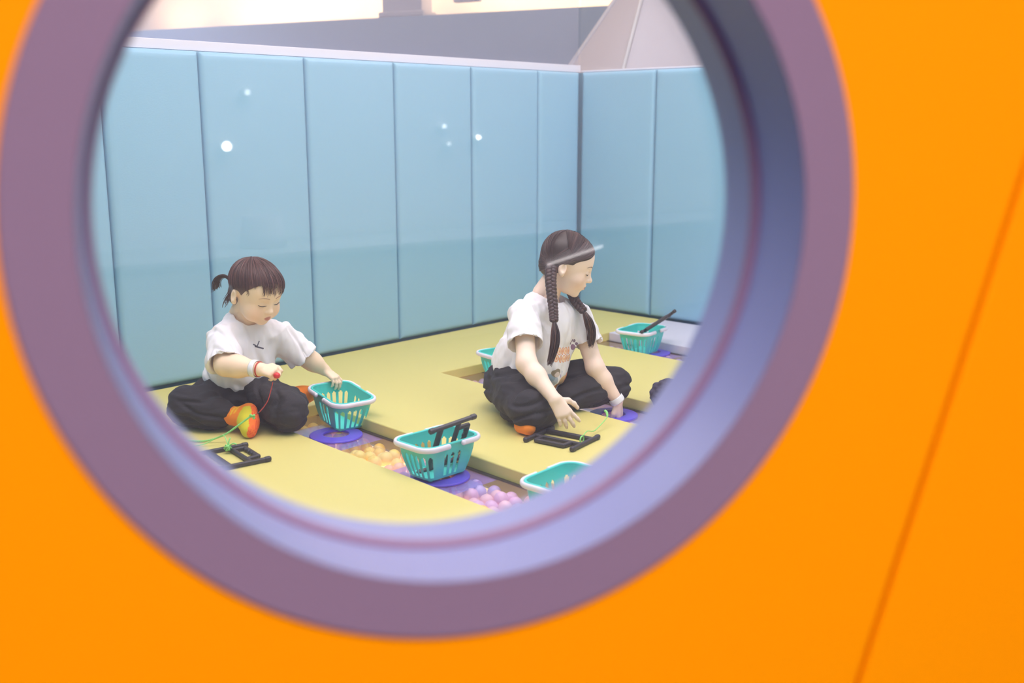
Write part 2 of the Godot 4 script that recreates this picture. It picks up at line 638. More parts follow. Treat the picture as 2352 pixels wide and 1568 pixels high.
func make_mats() -> void:
	var e := 3.2
	var poly: Array = [ab2(-3.55, 0.006), ab2(CORNER_A - 0.006, 0.006), ab2(CORNER_A - 0.006, 0.556)]
	var c3: Array = CHANNELS[2]
	poly.append(ab2(ca(c3[1], 0.556), 0.556))
	poly.append(ab2(ca(c3[0], 0.556), 0.556))
	poly.append(ab2(ca(c3[0], e), e))
	for k in [1, 0]:
		var c: Array = CHANNELS[k]
		poly.append(ab2(ca(c[1], e), e))
		poly.append(ab2(ca(c[1], c[2]), c[2]))
		poly.append(ab2(ca(c[0], c[2] - 0.01), c[2] - 0.01))
		poly.append(ab2(ca(c[0], e), e))
	poly.append(ab2(-3.55, 1.9))
	var mb := Mb.new()
	mb.slab(poly, 0.0025, MAT_TOP, 0.004)
	var o := part("floor_mat", mb, M.mat_yellow, self)
	o.name = numbered("floor_mat")
	tag(o, "large yellow vinyl floor mat with fingers between the clear channels", "mat")
	var g := Mb.new()
	g.slab([ab2(ca(c3[1], 0.558), 0.558), ab2(CORNER_A - 0.006, 0.558), ab2(CORNER_A - 0.006, e), ab2(ca(c3[1], e), e)], 0.0025, MAT_TOP, 0.004)
	var o2 := part("floor_mat", g, M.mat_pale, self)
	o2.name = numbered("floor_mat")
	tag(o2, "pale lilac grey floor mat along the right padded wall", "mat")


func quad_slab(mb: Mb, a0: float, a1: float, b0: float, b1: float, y0: float, y1: float) -> void:
	mb.slab([ab2(ca(a0, b0), b0), ab2(ca(a1, b0), b0), ab2(ca(a1, b1), b1), ab2(ca(a0, b1), b1)], y0, y1, 0.0004)


func make_channels() -> void:
	# the raised deck that carries the mats, with open trays under the channels
	var e := 3.2
	var edges := [-3.55, CHANNELS[0][0] - 0.02, CHANNELS[0][1] + 0.02, CHANNELS[1][0] - 0.02, CHANNELS[1][1] + 0.02, CHANNELS[2][0] - 0.02, CHANNELS[2][1] + 0.02, CORNER_A - 0.06]
	var deck := Mb.new()
	deck.slab([ab2(-3.55, 0.0), ab2(CORNER_A - 0.006, 0.0), ab2(CORNER_A - 0.006, 0.545), ab2(-3.55, 0.545)], HALL_FLOOR, 0.0, 0.001)
	for k in [0, 2, 4, 6]:
		quad_slab(deck, edges[k], edges[k + 1], 0.545, e if k > 0 else 1.9, HALL_FLOOR, 0.0)
	var dk := struct("floor_deck", deck, mat("deck", Color8(150, 140, 110), 0.7))
	dk.set_meta("label", "raised deck under the yellow mats")
	var colors := [[Color8(250, 206, 80), Color8(250, 190, 70), Color8(252, 222, 120)], [Color8(250, 190, 150), Color8(248, 200, 170), Color8(244, 170, 150)], [Color8(226, 176, 222), Color8(196, 170, 232), Color8(240, 190, 210)]]
	var ball := Mb.new()
	ball.ellipsoid(Vector3.ZERO, Vector3.ONE * 0.021, Basis(), 14, 8)
	var mats: Array = []
	for s in colors:
		for c in s:
			mats.append(mat("ball_%d" % mats.size(), c, 0.4))
	var names := ["yellow", "peach", "pink"]
	var covers: Array = []
	for k in 3:
		var c: Array = CHANNELS[k]
		var tray := thing("channel_tray", ["long clear topped channel tray holding pale balls beside the toddler", "clear topped channel tray beneath the girl's reaching hand", "clear topped channel tray under the basket by the padded corner"][k], "tray", ab(ca((c[0] + c[1]) / 2, 0.6), c[2], 0.0), "clear topped trays between the mats")
		var inv := tray.transform.affine_inverse()
		var fl := Mb.new()
		fl.xf = inv
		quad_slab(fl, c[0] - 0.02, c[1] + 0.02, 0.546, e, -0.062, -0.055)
		var tl := mat("tray_glow", Color8(250, 236, 206), 0.6)  # added glow: the tray floor shines only to brighten the balls
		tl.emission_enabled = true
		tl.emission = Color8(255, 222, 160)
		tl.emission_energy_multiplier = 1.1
		part("added_tray_glow", fl, tl, tray)
		var gl := Mb.new()
		gl.xf = inv
		var q4: Array = []
		for co in [[c[0] - 0.015, 0.55], [c[1] + 0.015, 0.55], [c[1] + 0.015, e], [c[0] - 0.015, e]]:
			q4.append(ab(ca(co[0], co[1]), co[1], 0.0))
		gl.face(q4, Vector3.UP)
		covers.append(part("clear_cover", gl, M.channel_pane, tray))
		for s in [0, 1]:
			var st := Mb.new()
			st.xf = inv
			var a: float = c[s] + (0.001 if s == 0 else -0.001)
			quad_slab(st, a - (0.004 if s == 0 else 0.012), a + (0.012 if s == 0 else 0.004), 0.552, e, -0.0002, 0.0022)
			part("edge_strip", st, mat("dark_strip", Color8(72, 66, 66), 0.35, 0.4), tray)
		# balls lie in the tray
		var b: float = c[2] + 0.03
		var b_end := 1.95 if k == 0 else (1.5 if k == 1 else 1.2)
		var row := 0
		while b < b_end:
			var a2: float = c[0] + 0.024 + (0.02 if row % 2 == 1 else 0.0)
			while a2 < c[1] - 0.018:
				var keep := rng.randf() < (0.86 if k == 0 else 0.5)
				var kind := 0 if b < 1.16 else (1 if b < 1.36 else 2)
				if k > 0:
					kind = 2
				if rng.randf() < 0.22:
					kind = rng.randi_range(0, 2)
				var mi: int = kind * 3 + rng.randi_range(0, 2)
				var p := ab(ca(a2 + rng.randf_range(-0.006, 0.006), b), b + rng.randf_range(-0.006, 0.006), -0.055 + 0.021 + (0.012 if rng.randf() < 0.3 else 0.0))
				if keep:
					var o := MeshInstance3D.new()
					if not M.has("ball_mesh_%d" % mi):
						M["ball_mesh_%d" % mi] = ball.done(mats[mi])
					o.mesh = M["ball_mesh_%d" % mi]
					o.name = numbered("play_ball")
					add_child(o)
					o.position = p
					tag(o, "small %s plastic ball lying in the channel tray %s" % [names[kind], ["beside the toddler", "under the girl's hand", "by the padded corner"][k]], "ball", "small balls in the channel trays")
				a2 += 0.0435
			b += 0.0385
			row += 1
	# purple rings that line the reach-in holes, parts of the trays
	for q in [[0, Vector3(-0.572, 0.0, -3.223)], [0, Vector3(-0.206, 0, -2.822)], [1, Vector3(0.352, 0, -3.462)], [2, Vector3(0.615, 0, -4.47)]]:
		var r := Mb.new()
		r.lathe([Vector2(0.042, 0.0004), Vector2(0.042, 0.006), Vector2(0.0430, 0.0074), Vector2(0.046, 0.008)], 48, true)
		r.lathe([Vector2(0.046, 0.008), Vector2(0.084, 0.0055)], 48, true)
		r.lathe([Vector2(0.084, 0.0055), Vector2(0.086, 0.004), Vector2(0.086, 0.0004)], 48, true)
		r.lathe([Vector2(0.086, 0.0004), Vector2(0.042, 0.0004)], 48, true)
		var o3 := part("hole_ring", r, M.purple_plastic, covers[q[0]])
		o3.position = covers[q[0]].get_parent().transform.affine_inverse() * q[1]
		o3.set_meta("label", "flat purple ring")
		# the lilac sheet that each ring is fixed to
		var sq := (q[1] as Vector3) - P0
		var sb := sq.dot(DB)
		var sc: Array = CHANNELS[q[0]]
		var sh := Mb.new()
		sh.xf = covers[q[0]].get_parent().transform.affine_inverse()
		var f4: Array = []
		for co in [[sc[0] - 0.01, sb - 0.15], [sc[1] + 0.01, sb - 0.15], [sc[1] + 0.01, sb + 0.13], [sc[0] - 0.01, sb + 0.13]]:
			f4.append(ab(ca(co[0], co[1]), maxf(co[1], 0.56), -0.003))
		sh.face(f4, Vector3.UP)
		part("lilac_sheet", sh, M.lilac_sheet, covers[q[0]]).set_meta("label", "clear lilac sheet")


# ------------------------------------------------------------------ what shows over the padded walls
func make_far_hall() -> void:
	var p := Vector3(-0.567, 0, -7.98)
	var az := deg_to_rad(116.2)
	var d := Vector3(sin(az), 0, -cos(az))
	var back := Vector3(d.z, 0, -d.x)
	if back.z > 0.0:
		back = -back
	var h := 1.785
	var m := mat("far_wall", Color8(144, 170, 202), 0.8)
	struct("wall_far", wall_box(p - d * 5.2 + back * 0.1, p + d * 4.2 + back * 0.1, HALL_FLOOR, h, 0.2), m)
	struct("wall_far", wall_box(p - d * 5.2 + back * 0.85, p + d * 4.2 + back * 0.85, HALL_FLOOR, CEILING_Y, 0.1), M.hall_wall)
	# warm lights hidden behind the ledge
	var spans := [[-2.55, -2.12], [-2.07, -1.26], [-1.21, -0.88], [-0.83, -0.5], [-0.11, 0.9], [0.95, 1.9], [1.95, 2.8], [-3.4, -3.0]]
	for s in spans:
		var l: float = s[1] - s[0]
		var at: Vector3 = p + d * ((s[0] + s[1]) * 0.5) + back * 0.45 + Vector3(0, h - 0.06, 0)
		var root := thing("cove_light", "warm white light bar lying behind the top of the far wall", "light", at, "warm light bars on the far wall")
		var mb := Mb.new()
		mb.rbox(Vector3.ZERO, Vector3(l, 0.05, 0.10), 0.01)
		var e := mat("cove_glow", Color8(255, 236, 205), 0.6)
		e.emission_enabled = true
		e.emission = Color8(255, 226, 180)
		e.emission_energy_multiplier = 3.0
		part("diffuser", mb, e, root)
		root.rotation.y = -atan2(d.z, d.x)
		var a := AreaLight3D.new()
		a.name = "bar_light"
		a.area_size = Vector2(l, 0.09)
		a.area_normalize_energy = true
		a.light_energy = 1.5 * l
		a.light_color = Color8(255, 208, 150)
		a.area_range = 12.0
		a.shadow_enabled = true
		root.add_child(a)
		a.position = Vector3(0, 0.03, 0)
		a.rotation_degrees = Vector3(90, 0, 0)
	var pm := mat("post_grey", Color8(176, 178, 196), 0.7)
	var post := Mb.new()
	post.rbox(Vector3(0, 0.6, 0), Vector3(0.35, 1.2, 0.16), 0.01)
	post.rbox(Vector3(0, 0.02, 0), Vector3(0.40, 0.04, 0.20), 0.01)
	var po := part("pillar", post, pm, self)
	po.name = numbered("pillar")
	po.position = p + d * -0.305 + back * 0.1 + Vector3(0, h, 0)
	po.rotation.y = -atan2(d.z, d.x)
	tag(po, "grey square pillar standing on the far wall between warm lights", "pillar")
	var sg := thing("ceiling_sign", "small grey box sign hanging over the far wall", "sign", p + d * 0.3 + Vector3(0, h, 0) - back * 0.05)
	var sb := Mb.new()
	sb.rbox(Vector3(0, 0.17, 0), Vector3(0.21, 0.2, 0.05), 0.006)
	part("box", sb, pm, sg)
	var hg := Mb.new()
	for s2 in [-0.08, 0.08]:
		hg.tube([Vector3(s2, 0.26, 0), Vector3(s2, CEILING_Y - h, 0)], 0.006, 6)
	part("hanger", hg, pm, sg)
	sg.rotation.y = -atan2(d.z, d.x)
	# white tent shape added for a pale triangle reflected in the glass
	var tent := thing("added_tent", "tall white pointed tent shape added behind the right padded wall", "tent", Vector3(0.83, HALL_FLOOR, -6.25))
	var tb := Mb.new()
	var eave := 1.45      # where the upright sides end, above the hall floor
	var peak := 2.12
	var wide := 0.66
	var tip := 0.15
	for k in 4:
		var a0 := PI * 0.5 * k + 0.42
		var q0 := Vector3(cos(a0), 0, sin(a0))
		var q1 := Vector3(cos(a0 + PI * 0.5), 0, sin(a0 + PI * 0.5))
		tb.face([q0 * wide, q1 * wide, q1 * wide + Vector3(0, eave, 0), q0 * wide + Vector3(0, eave, 0)], q0 + q1)
		tb.face([q0 * wide + Vector3(0, eave, 0), q1 * wide + Vector3(0, eave, 0), q1 * tip + Vector3(0, peak, 0), q0 * tip + Vector3(0, peak, 0)], q0 + q1)
	tb.face([Vector3(cos(0.42), 0, sin(0.42)) * tip + Vector3(0, peak, 0), Vector3(cos(0.42 + PI * 0.5), 0, sin(0.42 + PI * 0.5)) * tip + Vector3(0, peak, 0), Vector3(cos(0.42 + PI), 0, sin(0.42 + PI)) * tip + Vector3(0, peak, 0), Vector3(cos(0.42 - PI * 0.5), 0, sin(0.42 - PI * 0.5)) * tip + Vector3(0, peak, 0)], Vector3.UP)
	part("canvas", tb, mat("canvas_white", Color8(226, 220, 230), 0.85), tent)
	for k in 4:
		var a2 := PI * 0.5 * k + 0.42
		var q := Vector3(cos(a2), 0, sin(a2))
		var pole := Mb.new()
		pole.tube([q * (wide + 0.01), q * (wide + 0.01) + Vector3(0, eave, 0), q * (tip + 0.01) + Vector3(0, peak, 0)], 0.012, 8)
		part("pole", pole, mat("pole_white", Color8(230, 226, 230), 0.5), tent)


# ------------------------------------------------------------------ the hall behind the camera, which the pane mirrors
func make_near_hall() -> void:
	var bw := Mb.new()
	bw.rbox(Vector3(-1.9, 1.2, 2.2), Vector3(0.12, 3.0, 3.6), 0.01)
	struct("wall_added_blue", bw, mat("hall_blue", Color8(36, 122, 212), 0.7))  # unseen wall added to bounce blue light onto the window sleeve
	var ct := thing("counter", "long low grey counter along the hall wall", "counter", Vector3(3.2, HALL_FLOOR, 3.9))
	var cb := Mb.new()
	cb.rbox(Vector3(0, 0.29, 0), Vector3(6.4, 0.58, 0.5), 0.01)
	part("body", cb, mat("counter_grey", Color8(190, 190, 198), 0.6), ct)
	var tp := Mb.new()
	tp.rbox(Vector3(0, 0.60, -0.01), Vector3(6.44, 0.04, 0.56), 0.01)
	part("top", tp, mat("counter_top", Color8(170, 168, 176), 0.5), ct)
	var pot := Mb.new()
	pot.lathe([Vector2(0.001, 0.0), Vector2(0.13, 0.0), Vector2(0.12, 0.08), Vector2(0.105, 0.17), Vector2(0.10, 0.175), Vector2(0.095, 0.17), Vector2(0.10, 0.03), Vector2(0.001, 0.03)], 28, true)
	var po := part("white_pot", pot, M.white_plastic, self)
	po.name = numbered("white_pot")
	po.position = Vector3(1.80, HALL_FLOOR + 0.62, 3.9)
	tag(po, "plain white round pot on the grey counter", "pot")
	for q in [[1.716, 0.870, 0.024, 20.0, 0.012], [3.438, 0.908, 0.014, 20.0, 0.004], [3.173, 0.979, 0.014, 5.0, 0.0008], [3.208, 0.868, 0.013, 3.0, 0.0004], [1.856, 1.168, 0.016, 3.5, 0.0006]]:
		var sp := thing("wall_lamp", "small round white spot lamp on the hall wall", "lamp", Vector3(q[0], q[1], 4.2), "small round wall lamps")
		var hb := Mb.new()
		hb.xf = Transform3D(Basis(Vector3.RIGHT, -PI * 0.5), Vector3.ZERO)
		hb.lathe([Vector2(0.001, 0.0), Vector2(q[2] + 0.012, 0.0), Vector2(q[2] + 0.012, 0.05), Vector2(q[2] + 0.003, 0.055), Vector2(q[2], 0.045)], 24, true)
		part("housing", hb, mat("lamp_frame", Color8(235, 235, 235), 0.5), sp)
		var lb := Mb.new()
		lb.xf = hb.xf
		lb.lathe([Vector2(q[2], 0.045), Vector2(0.001, 0.047)], 24, true)
		var e := mat("spot_glow_%d" % int(q[3] * 10.0), Color8(255, 255, 255), 0.5)
		e.emission_enabled = true
		e.emission = Color(1, 0.98, 0.95)
		e.emission_energy_multiplier = q[3]
		part("lamp_lens", lb, e, sp)
		var ol := SpotLight3D.new()
		ol.name = "spot_light"
		ol.light_energy = q[4]
		ol.spot_range = 12.0
		ol.spot_angle = 70.0
		ol.light_size = q[2]
		ol.shadow_enabled = true
		sp.add_child(ol)
		ol.position = Vector3(0, 0, -0.06)
	var st := thing("added_streak_tube", "slim glowing tube added slantwise at the counter front for its reflection", "lamp", Vector3(3.84, 0.147, 3.625))  # made-up tube, placed so its reflection draws a streak on the pane
	var tb := Mb.new()
	tb.tube([Vector3(-0.225, -0.042, 0), Vector3(0.24, 0.046, 0)], 0.009, 10)
	var se := mat("streak_glow", Color8(255, 255, 255), 0.5)
	se.emission_enabled = true
	se.emission = Color(1, 0.97, 0.97)
	se.emission_energy_multiplier = 5.0
	part("streak_tube", tb, se, st)


# ------------------------------------------------------------------ baskets
func rr_point(s: float, hx: float, hz: float, r: float) -> Vector2:
	# point at share s of the way round a rounded rectangle, starting in the middle of the +x side
	var lx := 2.0 * (hx - r)
	var lz := 2.0 * (hz - r)
	var q := PI * 0.5 * r
	var total := 2.0 * (lx + lz) + 4.0 * q
	var t := fposmod(s, 1.0) * total
	var c := [[0, lz * 0.5], [1, q], [2, lx], [3, q], [4, lz], [5, q], [6, lx], [7, q], [8, lz * 0.5]]
	for e in c:
		var l: float = e[1]
		if t <= l or e[0] == 8:
			var u := t / maxf(l, 1e-6)
			match e[0]:
				0: return Vector2(hx, t)
				1: return Vector2(hx - r + r * cos(u * PI * 0.5), hz - r + r * sin(u * PI * 0.5))
				2: return Vector2(hx - r - t, hz)
				3: return Vector2(-hx + r - r * sin(u * PI * 0.5), hz - r + r * cos(u * PI * 0.5))
				4: return Vector2(-hx, hz - r - t)
				5: return Vector2(-hx + r - r * cos(u * PI * 0.5), -hz + r - r * sin(u * PI * 0.5))
				6: return Vector2(-hx + r + t, -hz)
				7: return Vector2(hx - r + r * sin(u * PI * 0.5), -hz + r - r * cos(u * PI * 0.5))
				8: return Vector2(hx, -hz + r + t)
		t -= l
	return Vector2(hx, 0)


const BK_H := 0.102


func bk_half(v: float) -> Vector2:
	var e := 1.0 - pow(1.0 - v, 1.6)
	return Vector2(lerpf(0.050, 0.070, e), lerpf(0.074, 0.101, e))


func make_basket_proto() -> Node3D:
	var root := thing("shopping_basket", "", "basket", Vector3.ZERO, "toy shopping baskets")
	var nu := 168
	var rows := [0.0, 0.06, 0.16, 0.28, 0.4, 0.52, 0.62, 0.68, 0.72, 0.8, 0.9, 1.0]
	var nv := rows.size()
	var op := {}
	# slots: centre columns on each side and how wide
	var centres: Array = []
	var per := 4.0
	for k in 7:
		for side in [0.25, 0.75]:
			centres.append([side + (k - 3) * 0.0385, 2, 0 if k % 6 == 0 else 1])
	for k in 3:
		for side in [0.0, 0.5]:
			centres.append([side + (k - 1) * 0.043, 2, 1])
	for c in centres:
		var mid := int(round(fposmod(c[0], 1.0) * nu))
		for du in range(-c[1], c[1]):
			for r in range(1, 8):
				if r == 7 and (du == -c[1] or du == c[1] - 1):
					continue
				op[Vector2i(posmod(mid + du, nu), r)] = true
	var outer := PackedVector3Array()
	var inner := PackedVector3Array()
	for j in nv:
		var h2 := bk_half(rows[j])
		for i in nu:
			var q := rr_point(float(i) / nu, h2.x, h2.y, 0.024 + 0.012 * rows[j])
			var q2 := rr_point(float(i) / nu, h2.x - 0.0026, h2.y - 0.0026, 0.0215 + 0.012 * rows[j])
			outer.append(Vector3(q.x, 0.006 + rows[j] * BK_H, q.y))
			inner.append(Vector3(q2.x, 0.006 + rows[j] * BK_H, q2.y))
	var mb := Mb.new()
	for j in nv - 1:
		for i in nu:
			if op.has(Vector2i(i, j)):
				continue
			var i1 := (i + 1) % nu
			var o := [outer[j * nu + i], outer[j * nu + i1], outer[(j + 1) * nu + i1], outer[(j + 1) * nu + i]]
			var p := [inner[j * nu + i], inner[j * nu + i1], inner[(j + 1) * nu + i1], inner[(j + 1) * nu + i]]
			var out := Vector3(o[0].x, 0, o[0].z * 0.5)
			mb.face(o, out)
			mb.face(p, -out)
			for e in [[posmod(i - 1, nu), j, 0, 3], [i1, j, 1, 2], [i, j - 1, 0, 1], [i, j + 1, 3, 2]]:
				if op.has(Vector2i(e[0], e[1])):
					var nrm: Vector3 = (o[e[2]] + o[e[3]]) * 0.5 - (o[0] + o[2]) * 0.5
					mb.face([o[e[2]], o[e[3]], p[e[3]], p[e[2]]], nrm)
	var hb := bk_half(0.0)
	var bot: Array = []
	for i in 48:
		var q := rr_point(float(i) / 48, hb.x, hb.y, 0.024)
		bot.append(Vector2(q.x, q.y))
	mb.slab(bot, 0.005, 0.0085, 0.0005)
	part("body", mb, M.teal_plastic, root)
	# rolled lip
	var ht := bk_half(1.0)
	var lip: Array = []
	for i in 96:
		var q := rr_point(float(i) / 96, ht.x + 0.002, ht.y + 0.002, 0.037)
		lip.append(Vector3(q.x, 0.006 + BK_H, q.y))
	var lp := Mb.new()
	lp.tube(lip, 0.0042, 8, false, 1.0, Vector3.UP, true)
	part("rim", lp, M.teal_plastic, root)
	# white carrying handles, folded down round both ends
	for sg in [0.0, 0.5]:
		var path: Array = []
		for k in 41:
			var s: float = sg - 0.21 + 0.42 * k / 40.0 + 0.25
			var q := rr_point(s, ht.x + 0.010, ht.y + 0.010, 0.042)
			path.append(Vector3(q.x, 0.006 + BK_H - 0.004, q.y))
		var hm := Mb.new()
		hm.tube(path, 0.0052, 10, true, 1.5, Vector3.UP)
		var hd := part("handle", hm, M.white_plastic, root)
		hd.set_meta("label", "white folding handle")
		# where it is pinned to the basket
		for e in [0, 40]:
			var pin := Mb.new()
			pin.ellipsoid(path[e], Vector3(0.007, 0.008, 0.007), Basis(), 10, 6)
			part("handle_pin", pin, M.white_plastic, hd)
	for s in [Vector2(1, 1), Vector2(1, -1), Vector2(-1, 1), Vector2(-1, -1)]:
		var ft := Mb.new()
		ft.tube([Vector3(s.x * (hb.x - 0.016), 0.0, s.y * (hb.y - 0.016)), Vector3(s.x * (hb.x - 0.016), 0.008, s.y * (hb.y - 0.016))], [0.007, 0.009], 10)
		part("foot", ft, M.teal_plastic, root)
	return root


func make_baskets() -> void:
	var proto := make_basket_proto()
	var az := func(deg: float) -> Basis: return Basis(Vector3.UP, -deg_to_rad(deg) + PI)
	var list := [
		[Vector3(-0.573, 0.010, -3.335), 143.0, 6.0, "teal toy basket with white handles held by the toddler's hand"],
		[Vector3(-0.213, 0.010, -2.825), 44.5, 0.0, "teal toy basket holding a black winder on a purple ring"],
		[Vector3(0.140, 0.003, -2.505), 40.0, 0.0, "empty teal toy basket on the clear channel near the girl's winder"],
		[Vector3(0.570, 0.006, -4.445), 36.0, 0.0, "teal toy basket holding a winder at the padded corner"],
		[Vector3(-0.018, 0.003, -4.0), 52.0, 0.0, "teal toy basket half hidden behind the girl's back"],
	]
	for k in list.size():
		var b := proto
		if k > 0:
			b = proto.duplicate()
			b.name = numbered("shopping_basket")
			add_child(b)
		var s: Array = list[k]
		b.transform = Transform3D(az.call(s[1]) * Basis(Vector3.RIGHT, deg_to_rad(s[2])), s[0])
		b.set_meta("label", s[3])


# ------------------------------------------------------------------ line winders
func bar(mb: Mb, a: Vector3, b: Vector3, w: float, h: float) -> void:
	var d := b - a
	mb.rbox((a + b) * 0.5, Vector3(d.length(), h, w), minf(w, h) * 0.38, Basis(d.normalized(), Vector3.UP, d.normalized().cross(Vector3.UP)))


func make_winder_proto() -> Node3D:
	var root := thing("line_winder", "", "winder", Vector3.ZERO, "black plastic line winders")
	var w := 0.0125
	var t := 0.013
	for s in [-1.0, 1.0]:
		var e := Mb.new()
		bar(e, Vector3(s * 0.083, 0, -0.062), Vector3(s * 0.083, 0, 0.078), w, t)
		bar(e, Vector3(s * 0.083, 0.0, -0.078), Vector3(s * 0.083, 0, -0.058), w * 1.25, t * 1.2)
		bar(e, Vector3(s * 0.083, 0.0, 0.066), Vector3(s * 0.083, 0, 0.088), w * 1.25, t * 1.2)
		part("end_bar", e, M.black_plastic, root)
	var c1 := Mb.new()
	bar(c1, Vector3(-0.083, 0, -0.036), Vector3(0.083, 0, -0.036), 0.015, 0.015)
	part("cross_bar", c1, M.black_plastic, root)
	var c2 := Mb.new()
	bar(c2, Vector3(-0.083, 0, 0.028), Vector3(0.083, 0, 0.028), w, t)
	part("cross_bar", c2, M.black_plastic, root)
	var gmb := Mb.new()
	bar(gmb, Vector3(-0.056, 0, 0.028), Vector3(-0.056, 0, 0.066), w, t)
	bar(gmb, Vector3(0.050, 0, 0.028), Vector3(0.044, 0, 0.066), w, t)
	bar(gmb, Vector3(-0.061, 0, 0.066), Vector3(0.049, 0, 0.066), w * 1.05, t)
	for k in 4:
		gmb.ellipsoid(Vector3(-0.036 + k * 0.021, 0, 0.0615), Vector3(0.0085, t * 0.46, 0.0055), Basis(), 12, 8)
	part("finger_grip", gmb, M.black_plastic, root)
	return root


func make_winders() -> void:
	var proto := make_winder_proto()
	# flat on the mat in front of the girl
	var d := Vector3(0.823, 0, 0.568).normalized()
	proto.transform = Transform3D(Basis(d, Vector3.UP, d.cross(Vector3.UP)), Vector3(0.156, MAT_TOP + 0.0082, -3.045))
	proto.set_meta("label", "black plastic line winder lying on the mat by the girl's hand")
	var lay := func(x: Vector3, z: Vector3, at: Vector3) -> Transform3D:
		z = z.normalized()
		x = (x - z * x.dot(z)).normalized()
		return Transform3D(Basis(x, z.cross(x), z), at)
	var poses := [
		[lay.call(Vector3(0.60, 0, 0.80), Vector3(0.80, 0, -0.60), Vector3(-0.815, MAT_TOP + 0.0082, -2.86)), "black plastic line winder with knotted green cord on the toddler's mat"],
		[lay.call(Vector3(-0.50, -0.76, -0.12), Vector3(0.76, 0.10, -0.64), Vector3(-0.190, 0.098, -2.815)), "black plastic line winder leaning out of the basket on the ring"],
		[lay.call(Vector3(0.83, 0.55, 0.0), Vector3(0.0, 0.3, 0.95), Vector3(0.625, 0.142, -4.415)), "black plastic line winder poking out of the basket at the padded corner"],
	]
	for k in poses.size():
		var w: Node3D = proto.duplicate()
		w.name = numbered("line_winder")
		add_child(w)
		w.transform = poses[k][0]
		w.set_meta("label", poses[k][1])


